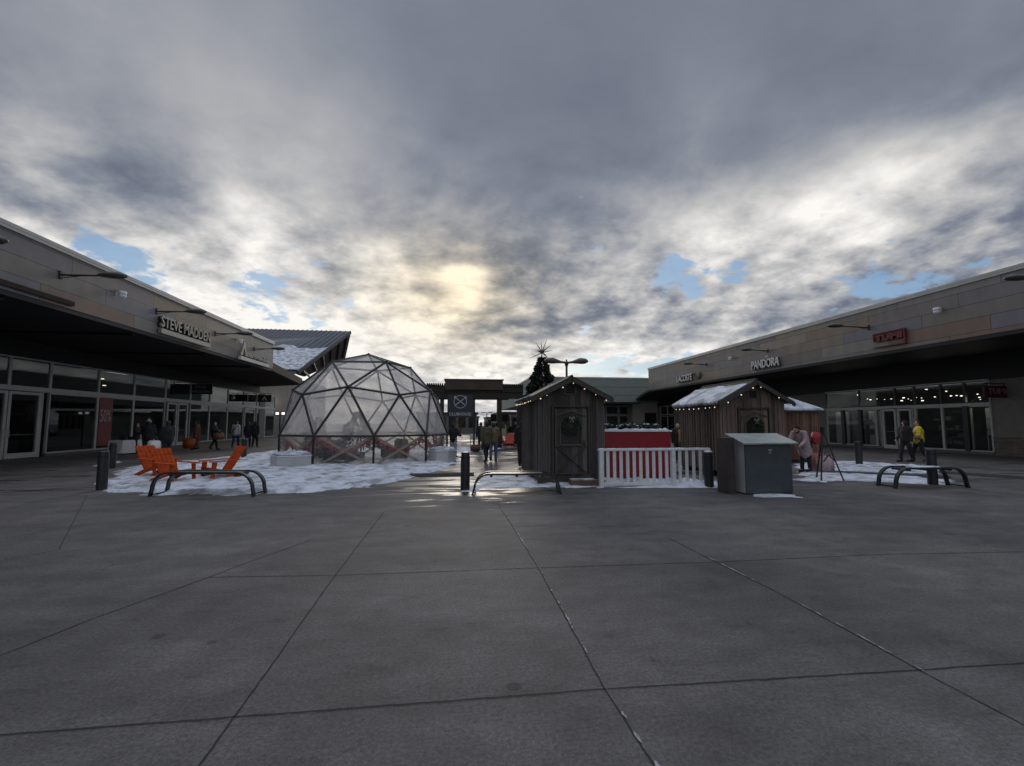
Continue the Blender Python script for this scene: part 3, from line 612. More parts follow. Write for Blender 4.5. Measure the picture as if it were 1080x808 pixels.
# sale poster
y0,y1=Yl(101.5),Yl(117); t=thing('sale_poster','red window poster with white sale percentage in the left shop window','poster',(XL+.05,y0+.1,.35))
m=MB(); m.box((-.02,0,0),(0,y1-y0-.1,2.75)); m.build('sheet',mat('poster_red',(.17,.010,.02),.5,0,.25,1.4),t)
PW=mat('poster_white',(.42,.38,.38),.6)
W=y1-y0-.1
text_mesh('50%',.72,.008,PW,'lettering',t,frame((.006,.08,1.35),(0,1,0),(0,0,1)),0,1,W*.8)
for s,h,z,wf in (('UP TO',.13,2.25,.3),('SELECT ITEMS',.12,1.02,.75),('SALE',.18,.32,.5)): text_mesh(s,h,.008,mat('poster_small',(.26,.16,.17),.6),'lettering',t,frame((.006,.12,z),(0,1,0),(0,0,1)),0,1,W*wf)
# ================================================================= BACK BUILDINGS
YB=61.0; gx0=HY(560,397,YB).x; 
gb=thing('store_building','pale grey-green boxy shop building closing the far end of the plaza','building',(gx0,YB,0))
m=MB(); m.box((gx0,YB,4.35),(34,YB+40,7.6)); P(m.build('upper_wall',M['green_build']),gb)
m=MB(); m.box((gx0-.05,YB-.06,7.6),(34,YB+40.05,7.78)); P(m.build('roof_coping',M['coping']),gb)
for z in (5.35,6.45):
    m=MB(); m.box((gx0-.01,YB-.012,z),(34,YB-.002,z+.03)); P(m.build('panel_joint',M['dark_metal']),gb)
m=MB(); m.box((gx0+.1,YB+2.5,0),(34,YB+3,4.35)); m.box((HY(668,430,YB).x,YB+.3,0),(34,YB+2.5,4.35)); P(m.build('lower_wall',M['cream']),gb)
m=MB(); m.box((gx0-.0,YB-2.4,4.12),(HY(668,430,YB).x,YB+2.4,4.34)); P(m.build('canopy',M['soffit']),gb)
def win_y(x0,x1,z0,z1,Y,parent,fr=.12,mt=None,gl=None):
    m=MB(); m.box((x0,Y-.05,z0),(x0+fr,Y+.05,z1)); m.box((x1-fr,Y-.05,z0),(x1,Y+.05,z1)); m.box((x0+fr,Y-.048,z0),(x1-fr,Y+.048,z0+fr)); m.box((x0+fr,Y-.048,z1-fr),(x1-fr,Y+.048,z1))
    f=P(m.build('window',mt or M['white_metal']),parent); g=MB(); g.box((x0+fr,Y-.02,z0+fr),(x1-fr,Y-.01,z1-fr)); p=g.build('pane',gl or M['dark_glass']); p.parent=f
M['dark_glass']=mat('dark_glass',(.02,.024,.026),.08,0,.3,1)
for a,b in ((564,584),(585,602),(603,620),(622,638),(639,652),(652.5,664)):
    x0=HY(a,430,YB+2.4).x; x1=HY(b,430,YB+2.4).x; win_y(x0,x1,.2,2.7,YB+2.4,gb); win_y(x0,x1,2.75,3.95,YB+2.4,gb)
x0=HY(680,430,YB+.2).x; x1=HY(692,430,YB+.2).x; win_y(x0,x1,.1,3.0,YB+.25,gb,.25,M['black'])
m=MB(); xr=HY(626,396,YB+6).x; m.cyl((HY(690,396,YB+8).x-1.2,YB+8,7.6),.55,.9,14); P(m.build('roof_vent',M['dark_metal']),gb)
# canted snowy roof building
A=HY(215,345.5,80); B=HY(370,349.5,70); C=HY(314.5,391.5,57); D=Vector((-46,57,C.z))
sb=thing('canted_roof_building','building with tilted seamed metal roof, snow on its lower half, behind the left shops','building',(-25,60,0))
def lerp(a,b,t): return a+(b-a)*t
upn=Vector((0,0,.35))
m=MB(); m.prism([A,B,C,D],upn*-1); P(m.build('roof',mat('metal_roof',(.085,.10,.135),.35,.4,.15,1.5)),sb)
for k in range(34):
    t_=k/33; a=lerp(A,B,t_); b=lerp(D,C,t_); m=MB(); m.bar(a+Vector((0,0,.05)),b+Vector((0,0,.05)),.05,.10); P(m.build('roof_seam',M['dark_metal'] if 0 else M['coping']),sb)
m=MB(); nx,ny=60,26; V=[[None]*(ny+1) for _ in range(nx+1)]
nrm=(B-C).cross(D-C).normalized(); nrm=nrm if nrm.z>0 else -nrm
for i in range(nx+1):
    for j in range(ny+1):
        u=i/nx; v=j/ny*(.52+.10*noise.noise(Vector((u*6,3,0)))+.06*noise.noise(Vector((u*25,3,0)))); p=lerp(lerp(D,C,u),lerp(A,B,u),v*.98+.01)
        V[i][j]=m.bm.verts.new(p+nrm*(.14+.04*noise.noise(p*.8)))
for i in range(nx):
    for j in range(ny): m.bm.faces.new((V[i][j],V[i+1][j],V[i+1][j+1],V[i][j+1]))
o=m.build('roof_snow',M['snow'],smooth=True); P(o,sb)
E=HY(364,379,82); E2=HY(322,397,62)
m=MB(); m.prism([B-upn*1.05,C-upn*1.05,E2,E],(-.3,.5,0)); P(m.build('eave_soffit',M['brown_metal']),sb)
for k in range(6):
    t_=k/6; a=lerp(C,B,t_+.08)-upn*1.3; b=lerp(E2,E,t_+.08)+Vector((0,0,-.25)); m=MB(); m.bar(a+Vector((.1,-.3,0)),b,.16,.25); P(m.build('eave_beam',M['black']),sb)
m=MB(); m.bar(C+Vector((0,-.25,-.2)),B+Vector((0,-.25,-.2)),.25,.4); P(m.build('eave_trim',M['dark_metal']),sb)
m=MB(); m.box((-46,58.5,0),(E2.x-.8,75,C.z-.5)); P(m.build('wall',M['cream']),sb)
# ================================================================= PERGOLA
YP=30.0
pg=thing('pergola','dark brown steel pergola with raised middle panel in front of the far shops','pergola',(1.3,YP,0))
def HPx(px,Y=YP): return HY(px,446,Y).x
m=MB(); x0,x1=HPx(449),HPx(552)
m.box((x0,YP,3.62),(x1,YP+8,4.02)); P(m.build('roof_deck',M['pergola']),pg)
m=MB(); n=46
for k in range(n): x=x0+(x1-x0)*(k+.5)/n; m.box((x-.04,YP-.18,4.02),(x+.04,YP+8.1,4.14))
P(m.build('roof_slats',M['pergola']),pg)
m=MB(); m.box((HPx(469),YP-.25,3.75),(HPx(530),YP-.14,4.36)); m.box((HPx(469)-.06,YP-.30,4.36),(HPx(530)+.06,YP+1.5,4.42)); P(m.build('raised_panel',mat('rusty_panel',(.05,.034,.026),.6,.1,.3,1.5)),pg)
m=MB(); m.box((HPx(455),YP+.1,3.20),(HPx(552),YP+.35,3.619)); P(m.build('beam',M['pergola']),pg)
m=MB(); m.box((HPx(459),YP+6.6,3.45),(HPx(549),YP+6.85,3.619)); P(m.build('beam',M['pergola']),pg)
for px,w in ((466,.26),(500,.12),(526.5,.30),(547,.22)):
    for yy in (YP+.35,YP+7.2):
        if yy>YP+5 and px==500: continue
        x=HY(px,446,yy).x; m=MB(); m.box((x-w/2,yy-w/2,0),(x+w/2,yy+w/2,3.19 if yy<YP+5 else 3.6)); m.box((x-w/2-.05,yy-w/2-.05,0),(x+w/2+.05,yy+w/2+.05,.05)); P(m.build('post',M['pergola']),pg)
m=MB(); m.box((HPx(526),YP+6.5,1.75),(HPx(549),YP+6.7,2.3)); P(m.build('cross_rail',M['pergola']),pg)
a=HY(472,416,YP); b=HY(499,440,YP); t=thing('hanging_sign','dark navy hanging sign with circular emblem and white capital word under the pergola','sign',(a.x,YP-.02,b.z)); W=b.x-a.x; H=a.z-b.z
NV=mat('navy_sign',(.022,.028,.042),.5,0,.15,2); SL=mat('sign_soft_white',(.42,.45,.50),.6)
m=MB(); m.box((0,0,0),(W,.08,H)); m.build('sign_panel',NV,t,bevel=.01)
text_mesh('CLUBHOUSE',.19,.02,SL,'lettering',t,frame((W*.08,-.012,.10),(1,0,0),(0,0,1)),.003,1,W*.84)
m=MB(); c=Vector((W/2,-.012,H*.68)); r=.40
for k in range(28):
    a1=2*PI*k/28; a2=2*PI*(k+.72)/28; m.bar(c+Vector((math.cos(a1)*r,0,math.sin(a1)*r)),c+Vector((math.cos(a2)*r,0,math.sin(a2)*r)),.02,.05)
for s in (-1,1): m.bar(c+Vector((-s*.36,0,-.26)),c+Vector((s*.36,0,.30)),.02,.055); m.ball(c+Vector((s*.33,0,.27)),(.07,.02,.09),8)
m.build('emblem',SL,t)
m=MB(); m.bar((.2,.04,H),(.2,.04,3.45-b.z),.03); m.bar((W-.2,.04,H),(W-.2,.04,3.45-b.z),.03); m.build('hanger',M['black'],t)
# ================================================================= FAR BACKGROUND
def far_building(px0,px1,pyt,Y,mt,lab,wins):
    a=HY(px0,pyt,Y); b=HY(px1,pyt,Y); t=thing('distant_building',lab,'building',(a.x,Y,0),0,'low buildings far beyond the pergola'); W=b.x-a.x
    m=MB(); m.box((0,0,0),(W,14,a.z)); m.build('wall',mt,t); m=MB(); m.box((-.2,-.2,a.z),(W+.2,14.2,a.z+.35)); m.build('roof',M['shingle'],t)
    for k in range(wins):
        w=W/wins; f=MB(); f.box((w*k+w*.15,-.06,.9),(w*k+w*.85,-.01,2.6)); f.build('window',M['dark_glass'],t)
far_building(440,503,437,75,M['stucco'],'low cream building seen under the hanging emblem sign',6)
far_building(489,505,440.5,112,M['stucco'],'grey low building just right of the hanging emblem sign, far off',4)
far_building(514,543,441,128,M['green_build'],'pale low building under the bright gap of sky, farthest off',6)
far_building(528,549,437,66,M['cream'],'cream building behind the red-orange chairs beyond the pergola',4)
def bare_tree(p,h,lab,seed):
    rnd=random.Random(seed); t=thing('bare_tree',lab,'tree',p,0,'leafless trees beyond the pergola'); m=MB(); m.tube([(0,0,0),(.05,0,h*.3),(0,0,h*.42)],[.16,.11,.09],7); m.build('trunk',M['bark'],t)
    m=MB()
    def br(a,d,L,r,n):
        b=a+d*L; m.tube([a,lerp(a,b,.5)+Vector((rnd.uniform(-.05,.05),0,.03))*L,b],[r,r*.8,r*.55],4,False)
        if n: 
            for k in range(3): br(lerp(a,b,rnd.uniform(.5,1)),(d+Vector((rnd.uniform(-.8,.8),rnd.uniform(-.8,.8),rnd.uniform(-.1,.6)))).normalized(),L*.68,r*.55,n-1)
    for k in range(6): br(Vector((0,0,h*rnd.uniform(.28,.42))),Vector((rnd.uniform(-.7,.7),rnd.uniform(-.7,.7),1)).normalized(),h*.24,.05,3)
    m.build('crown',M['bark'],t)
for i,(px,Y,h,lab) in enumerate(((521.5,85,2.9,'thin bare tree against the bright gap, right side'),(512,95,2.6,'low bare tree in the middle of the bright gap'),(535,58,3.6,'bare tree behind the thick right pergola post'),(485,60,3.6,'bare tree under the hanging emblem sign'))): bare_tree((HY(px,446,Y).x,Y,0),h,lab,i)
def far_lamp(px,pyt,Y,lab):
    p=HY(px,pyt,Y); t=thing('street_lamp',lab,'street lamp',(p.x,Y,0)); m=MB(); m.tube([(0,0,0),(0,0,p.z)],[.12,.07],8); m.build('pole',M['dark_metal'],t)
    m=MB(); m.box((-1.1,-.2,p.z),(-.2,.2,p.z+.14)); m.box((.2,-.2,p.z),(1.1,.2,p.z+.14)); m.box((-.2,-.05,p.z+.03),(.2,.05,p.z+.1)); m.build('lamp_head',M['dark_metal'],t)
far_lamp(513.5,435.5,90,'distant twin-head street lamp standing in the bright gap under the pergola')
# ================================================================= GEODESIC DOME
dz=21.6/math.cos(R(17.15)); dirc=ray(386.8,446); dc=CAM+dirc*dz; dc.z=0
dome=thing('geodesic_dome','large clear-walled geodesic dome with grey frame and crossed braces in its base ring','dome',dc)
RD=3.67; ZB=1.14
vang=math.atan2(-dc.y,-dc.x)            # towards the camera
# image-right of the centre = decreasing angle when seen from the camera
def rp(r,deg,z): a=vang+R(deg); return Vector((math.cos(a)*r,math.sin(a)*r,z))
eq=[rp(RD,4.35+36*k,ZB) for k in range(10)]; bs=[rp(RD,4.35+36*k,-.02) for k in range(10)]
HS=1.0
ico=[rp(RD*.8944,22.35+72*k,ZB+.4472*RD*HS) for k in range(5)]; mid=[rp(RD*.8507,-13.65+72*k,ZB+.5257*RD*HS) for k in range(5)]
ra=[rp(RD*.5257,22.35+72*k,ZB+.8507*RD*HS) for k in range(5)]; apex=Vector((0,0,ZB+RD*HS))
tris=[];edges=set()
P3={}
for k in range(10): P3['q%d'%k]=eq[k]
for k in range(5): P3['i%d'%k]=ico[k];P3['m%d'%k]=mid[k];P3['a%d'%k]=ra[k]
P3['t']=apex
for k in range(5):
    k1=(k+1)%5
    q=lambda n:'q%d'%(n%10)
    # ico k sits between equator 2k and 2k+1 ; mid k between equator 2k-1 and 2k
    tris+=[('i%d'%k,q(2*k),q(2*k+1)),('m%d'%k,q(2*k-1),q(2*k)),('m%d'%k,q(2*k),'i%d'%k),('i%d'%k,q(2*k+1),'m%d'%k1)]
    tris+=[('a%d'%k,'m%d'%k,'i%d'%k),('a%d'%k,'i%d'%k,'m%d'%k1),('a%d'%k,'m%d'%k1,'a%d'%k1),('t','a%d'%k,'a%d'%k1)]
for t_ in tris:
    for a,b in ((0,1),(1,2),(2,0)): edges.add(tuple(sorted((t_[a],t_[b]))))
rnd=random.Random(5)
for t_ in tris:
    pts=[P3[n]*.995 if False else P3[n] for n in t_]; m=MB()
    # each panel is a slightly slack triangular sheet
    n_=7; c=sum(pts,Vector())/3; out=(pts[1]-pts[0]).cross(pts[2]-pts[0]).normalized(); out=out if out.dot(c-Vector((0,0,ZB)))>0 else -out
    g={}
    sag=rnd.uniform(-.07,.03)
    for i in range(n_+1):
        for j in range(n_+1-i):
            u,v=i/n_,j/n_; w=1-u-v; g[i,j]=m.bm.verts.new(pts[0]*u+pts[1]*v+pts[2]*w+out*(sag*27*u*v*w+.02*noise.noise((pts[0]*u+pts[1]*v+pts[2]*w)*2.5)*(min(u,v,w)*6)))
    for i in range(n_):
        for j in range(n_-i):
            m.bm.faces.new((g[i,j],g[i+1,j],g[i,j+1]))
            if i+j<n_-1: m.bm.faces.new((g[i+1,j],g[i+1,j+1],g[i,j+1]))
    m.build('film_panel',M['film'],dome,smooth=True)
for a,b in sorted(edges):
    m=MB(); m.tube([P3[a]*1.0,P3[b]],.048,6); m.build('frame_bar',M['dome_frame'],dome)
for n_ in P3:
    m=MB(); m.ball(P3[n_],.075,8); m.build('hub',M['dome_frame'],dome)
for k in range(10):
    a,b=eq[k],eq[(k+1)%10]; a0,b0=bs[k],bs[(k+1)%10]
    m=MB(); m.tube([a0,a],.045,6); m.build('base_post',M['dome_frame'],dome)
    m=MB(); m.poly([a0*.995+Vector((0,0,.0)),b0*.995,b*.995,a*.995]); m.build('skirt_panel',M['film_clear'],dome)
    inn=.965
    for p,q_ in ((a0,b),(b0,a)):
        m=MB(); s=Vector((p.x*inn,p.y*inn,p.z)); e=Vector((q_.x*inn,q_.y*inn,q_.z)); m.bar(s if p is a0 else s*1,e,.035,.085) if p is a0 else m.bar(Vector((s.x*.985,s.y*.985,s.z)),Vector((e.x*.985,e.y*.985,e.z)),.035,.085); m.build('cross_brace',mat('brace_wood',(.30,.24,.18),.7,0,.2,5),dome)
# garland swags inside the base ring
gid=0
for k in (9,0,1,8,2,7):
    a,b=eq[k],eq[(k+1)%10]; g=MB(); rnd2=random.Random(k)
    for i in range(26):
        t_=(i+.5)/26; p=lerp(a,b,t_)*.94; p.z=ZB-.10-.42*math.sin(PI*t_)+rnd2.uniform(-.03,.03)
        for _ in range(3): g.ball(p+Vector((rnd2.uniform(-.05,.05),rnd2.uniform(-.05,.05),rnd2.uniform(-.07,.04))),rnd2.uniform(.03,.055),5)
        if i%3==0: g.ball(p-Vector((0,0,.14)),(.03,.03,.10),5)
    o=g.build('garland',M['red_garland']); o.location=dc
    tag(o,{9:'red garland swag in the front-middle base bay of the dome',0:'red garland swag in the base bay just right of the dome front',1:'red garland swag in the far right base bay of the dome',8:'red garland swag in the base bay left of the dome front',7:'red garland swag in the leftmost base bay of the dome',2:'red garland swag on the right back of the dome'}[k],'garland','garlands inside the dome')
# furniture inside the dome: small tree and armchairs
def clump_tree(root,h,r,n,matl,seed,z0=.15):
    rnd=random.Random(seed); m=MB()
    for i in range(n):
        t_=rnd.random()**.75; z=z0+(h-z0)*(1-t_); rr=r*t_*(.55+.55*rnd.random()**.5)*(1+.18*math.sin(z*9)); a=rnd.uniform(0,2*PI); p=Vector((math.cos(a)*rr,math.sin(a)*rr,z-rr*.18))
        d=Vector((math.cos(a),math.sin(a),rnd.uniform(-.5,.25))).normalized(); L=rnd.uniform(.10,.24)*(.5+r/2); s=d.cross(Vector((0,0,1))).normalized()*L*rnd.uniform(.16,.32); s.rotate(Matrix.Rotation(rnd.uniform(0,PI),3,d))
        m.poly([p-s*.4,p+d*L*.5-s,p+d*L,p+d*L*.5+s])
    return m.build('crown',matl,root,recalc=False)
dt=thing('potted_tree','dark bushy tree showing through the front film of the dome','tree',dc+Vector((-.15,-1.2,0)))
m=MB(); m.cyl((0,0,0),.28,.4,14,.34); m.build('pot',M['black'],dt); m=MB(); m.tube([(0,0,.3),(0,0,1.1)],.05,7); m.build('trunk',M['bark'],dt)
c=clump_tree(dt,2.15,.85,1500,mat('blue_needles',(.03,.04,.055),.8,0,.4,6),4,.7)
dt2=thing('potted_tree','smaller dark shrub inside the left side of the dome','tree',dc+Vector((-2.2,.3,0)))
m=MB(); m.cyl((0,0,0),.25,.35,14,.3); m.build('pot',M['black'],dt2); m=MB(); m.tube([(0,0,.3),(0,0,1.0)],.04,7); m.build('trunk',M['bark'],dt2); clump_tree(dt2,1.9,.6,800,M['needles'],9,.6)
def armchair(loc,rz,lab):
    t=thing('armchair',lab,'armchair',loc,rz,'dark armchairs inside the dome'); mt=M['grille']
    m=MB(); m.box((-.4,-.35,.18),(.4,.35,.44)); m.build('seat',mt,t,bevel=.05); m=MB(); m.box((-.42,.25,.40),(.42,.45,.95)); m.build('backrest',mt,t,bevel=.06)
    for s in (-1,1): m=MB(); m.box((s*.46-.08,-.38,.12),(s*.46+.08,.40,.62)); m.build('arm',mt,t,bevel=.05)
    for sx in (-.4,.4):
        for sy in (-.3,.3): m=MB(); m.cyl((sx,sy,0),.025,.18,8); m.build('leg',M['black'],t)
armchair(dc+Vector((-1.6,-1.6,0)),.5,'dark armchair seen low through the left front base bay of the dome'); armchair(dc+Vector((-.6,-2.4,0)),2.9,'dark armchair seen through the front-middle base bay of the dome'); armchair(dc+Vector((1.4,-1.0,0)),-.8,'dark armchair at the right inside the dome')
# ================================================================= PLANTERS
def planter(pxl,pxr,pyb,h,d,lab,hexa=True):
    a=G(pxl,pyb); b=G(pxr,pyb); W=b.x-a.x; t=thing('planter_box',lab,'planter',((a.x+b.x)/2,a.y,0),0,'white planter boxes round the snow island')
    c=W*.28; pts=[(-W/2+c,0),(W/2-c,0),(W/2,d*.45),(W/2-c,d),(-W/2+c,d),(-W/2,d*.45)] if hexa else [(-W/2,0),(W/2,0),(W/2,d),(-W/2,d)]
    m=MB(); m.prism([(x,y,-.02) for x,y in pts],(0,0,h+.02)); m.build('box',M['planter'],t,bevel=.012)
    m=MB(); m.prism([(x*1.04,(y-d/2)*1.04+d/2,h+.002) for x,y in pts],(0,0,.05)); m.build('rim',M['white_paint'],t,bevel=.01)
    m=MB(); n=14; cx,cy=0,d/2
    ring0=[]; 
    for k in range(24):
        a_=2*PI*k/24; best=1e9
        dx,dy=math.cos(a_),math.sin(a_)
        for i in range(len(pts)):
            x1,y1=pts[i];x2,y2=pts[(i+1)%len(pts)]; ex,ey=x2-x1,y2-y1; den=dx*ey-dy*ex
            if abs(den)<1e-9: continue
            t1=((x1-cx)*ey-(y1-cy)*ex)/den; u=((x1-cx)*dy-(y1-cy)*dx)/den
            if t1>0 and -.001<=u<=1.001: best=min(best,t1)
        ring0.append((dx*best,dy*best))
    prev=None
    for f,zz in ((1.01,.055),(1.0,.10),(.8,.15),(.5,.18),(.2,.19)):
        cur=[m.bm.verts.new((cx+x*f,cy+y*f,h+zz+.03*noise.noise(Vector((x*3,y*3,f+W))))) for x,y in ring0]
        if prev: 
            for k in range(24): m.bm.faces.new((prev[k],prev[(k+1)%24],cur[(k+1)%24],cur[k]))
        prev=cur
    m.bm.faces.new(prev); m.build('snow_cap',M['snow'],t,smooth=True)
planter(279,322,495,.42,1.1,'snow-topped white planter box in front of the left side of the dome')
planter(452,481,488.5,.46,1.1,'snow-topped white planter box at the right foot of the dome')
a=G(498,473)
# ================================================================= BENCHES
def bench(pl,pr,lab,h=.52,d=.5,snowy=False,snap=None):
    a=G(*pl); b=G(*pr); L=(b-a).length; rz=math.atan2(b.y-a.y,b.x-a.x); t=thing('park_bench',lab,'bench',a,rz,'arched steel strap benches')
    def arch(y):
        pts=[(0,0)]; r=.36
        for k in range(9):
            ph=R(90)*(k/8); pts.append((.04+r*(1-math.cos(ph)) ,h-r+r*math.sin(ph)))
        q=[(L-x,z) for x,z in reversed(pts)]; pts=pts+q
        m=MB(); prev=None; th=.021; n=len(pts)
        for i,(x,z) in enumerate(pts):
            p0=Vector((pts[max(i-1,0)][0],0,pts[max(i-1,0)][1])); p1=Vector((pts[min(i+1,n-1)][0],0,pts[min(i+1,n-1)][1])); dd=(p1-p0).normalized(); nn=Vector((-dd.z,0,dd.x))
            w=.10
            c=Vector((x,y,z)); cur=[m.bm.verts.new(c+nn*(s*th)+Vector((0,u*w/2,0))) for s,u in ((-1,-1),(1,-1),(1,1),(-1,1))]
            if prev:
                for k in range(4): m.bm.faces.new((prev[k],prev[(k+1)%4],cur[(k+1)%4],cur[k]))
            else: m.bm.faces.new(cur[::-1])
            prev=cur
        m.bm.faces.new(prev); return m.build('arched_frame',M['bench'],t)
    arch(0); arch(d)
    m=MB(); n=5
    for k in range(n):
        y=.07+(d-.14)*(k+.5)/n; m.box((.42,y-.033,h-.022),(L-.42,y+.033,h+.006))
    m.build('seat',M['bench_top'],t,bevel=.004)
    for x in (.44,L-.44,L/2): m=MB(); m.box((x-.03,.0,h-.07),(x+.03,d,h-.028)); m.build('cross_bar',M['bench'],t)
    for x in (.06,L-.06):
        m=MB(); m.bar((x,0,.04),(x,d,.04),.03,.03); m.build('foot_rail',M['bench'],t)
    if snowy:
        m=MB(); prev=None
        nx=int((L-1.0)/.08)
        V=[[m.bm.verts.new((.5+i*.08,.06+j*(d-.12)/5,h+.008+max(0,.05*math.sin(PI*j/5)*(.6+noise.noise(Vector((i*.2,j*.6,L))))) )) for j in range(6)] for i in range(nx)]
        for i in range(nx-1):
            for j in range(5): m.bm.faces.new((V[i][j],V[i+1][j],V[i+1][j+1],V[i][j+1]))
        o=m.build('seat_snow',M['snow'],t,smooth=True)
    return t
bench((158,523.5),(268,523.5),'steel strap bench with curved ends in front of the orange lawn chairs')
bench((498,521.5),(592,521.0),'worn steel strap bench in front of the dark closed hut, beside a bollard',.46)
bench((944,515.5),(1021,514.5),'steel strap bench with snow on its seat at the right, before the shop doors',.50,.5,True)
# ================================================================= BOLLARDS
def bollard(px,pyb,h,lab,cap=False):
    p=G(px,pyb); t=thing('bollard',lab,'bollard',p,0,'dark cylindrical bollards')
    m=MB(); m.tube([(0,0,-.02),(0,0,h-.10)],[.115,.115],18); m.build('post',M['dark_metal'],t,smooth=False)
    m=MB(); m.tube([(0,0,h-.10),(0,0,h-.02),(0,0,h)],[.105,.105,.08],18); m.build('cap',M['dark_metal'],t)
    m=MB(); m.tube([(0,0,h-.15),(0,0,h-.11)],.119,18); m.build('collar',M['black'],t)
    if cap: m=MB(); m.ball((0,0,h),(.11,.11,.04),10); m.build('snow_cap',M['snow'],t,smooth=True)
bollard(107,516.5,.95,'nearest bollard, at the left tip of the snow island'); bollard(118,494,.93,'bollard just behind the nearest left one, before the white-clothed table')
bollard(490.5,517,.93,'bollard beside the left end of the middle bench'); bollard(748,513.8,.90,'snow-capped bollard in front of the right end of the white picket fence',True)
bollard(257,484,.92,'bollard behind the single orange chair, by the left walkway'); bollard(906.5,492,.95,'bollard in front of the pale display boards, right of the black easel'); bollard(984,511,.95,'bollard directly behind the snowy right bench')
# ================================================================= LAWN CHAIRS
def lawn_chair(loc,rz,lab,mt,group='orange adirondack chairs on the snow'):
    t=thing('adirondack_chair',lab,'chair',loc,rz,group)      # faces -y
    for k in range(5):
        x=-.23+k*.115; m=MB(); m.bar((x,.16,.24),(x*1.08,.60,.98),.113,.022,(0,-1,.3)); m.build('back_slat',mt,t,bevel=.004)
    m=MB(); m.bar((-.29,.49,.78),(.29,.49,.78),.03,.07); m.bar((-.27,.28,.42),(.27,.28,.42),.03,.06); m.build('back_rail',mt,t)
    for k in range(5):
        y=-.36+k*.115; z=.37-.028*k*1.0; m=MB(); m.box((-.27,y-.05,z-.012),(.27,y+.05,z+.012),Euler((R(-13),0,0))); m.build('seat_slat',mt,t,bevel=.003)
    for s in (-1,1):
        m=MB(); m.prism([(s*.29-.015,-.42,.30),(s*.29-.015,-.42,.38),(s*.29-.015,.25,.23),(s*.29-.015,.62,.06),(s*.29-.015,.66,0),(s*.29-.015,.50,0),(s*.29-.015,.1,.16)],(.03,0,0)); m.build('side_runner',mt,t)
        m=MB(); m.prism([(s*.33-.015,-.42,0),(s*.33-.015,-.31,0),(s*.33-.015,-.24,.54),(s*.33-.015,-.38,.54)],(.03,0,0)); m.build('leg',mt,t)
        m=MB(); m.prism([(s*.34-.07,-.46,.55),(s*.34+.07,-.46,.55),(s*.34+.06,.42,.57),(s*.34-.04,.42,.57)],(0,0,.028)); m.build('arm',mt,t,bevel=.004)
    t.scale=(.96,.96,.96)
    return t
lawn_chair(G(165,503),R(66),'orange lawn chair farther left, its back half hidden behind another chair',M['orange'])
lawn_chair(G(183,509.5),R(66),'orange lawn chair nearest the front, between the back chair and the bench end',M['orange'])
lawn_chair(G(232,505.5),R(-42),'single orange lawn chair leaning the other way, right of the pair',M['orange'])
lawn_chair(G(529,472),R(20),'red-orange lawn chair far off beneath the pergola, left of its twin',M['redorange'],'red-orange chairs beyond the huts')
lawn_chair(G(537,473.5),R(-10),'red-orange lawn chair far off, right of its twin beside the dark hut',M['redorange'],'red-orange chairs beyond the huts')
# ================================================================= HUTS
def wreath(loc,lab,r=.24):
    o=thing('wreath',lab,'wreath',loc,0,'wreaths on the hut doors'); rnd=random.Random(int(loc[0]*10)); m=MB()
    for i in range(420):
        a=rnd.uniform(0,2*PI); b=rnd.uniform(0,2*PI); rr=r+math.cos(b)*.07; p=Vector((math.cos(a)*rr,-.03+math.sin(b)*.05,math.sin(a)*rr)); d=Vector((rnd.uniform(-1,1),rnd.uniform(-1,.2),rnd.uniform(-1,1))).normalized()*.07; s=d.cross(Vector((0,1,.3))).normalized()*.012
        m.poly([p-s,p+d-s*.2,p+d+s*.2,p+s])
    m.build('greenery',M['needles'],o,recalc=False)
    m=MB(); 
    for s in (-1,1): m.prism([(0,-.11,r),(s*.07,-.12,r+.05),(s*.08,-.12,r-.03)],(0,.02,0)); m.bar((s*.01,-.11,r),(s*.04,-.12,r-.12),.02,.008,(0,1,0))
    m.build('bow',mat('dull_ribbon',(.20,.20,.19),.6),o)
def string_lights(root_loc,pts,lab,n,seed=1):
    t=thing('string_lights',lab,'string lights',root_loc,0,'warm string lights on the hut eaves'); rnd=random.Random(seed)
    m=MB()
    for a,b in zip(pts,pts[1:]): m.tube([a,b],.006,4)
    m.build('cable',M['black'],t)
    P_=[Vector(p) for p in pts]; L=[(b-a).length for a,b in zip(P_,P_[1:])]; tot=sum(L)
    for k in range(n):
        s=tot*(k+.5+rnd.uniform(-.25,.25))/n; i=0
        while i<len(L)-1 and s>L[i]: s-=L[i]; i+=1
        p=lerp(P_[i],P_[i+1],min(1,s/L[i])); m=MB(); m.ball(p-Vector((0,0,.035)),rnd.uniform(.010,.019),6); m.build('bulb',M['bulb'],t)
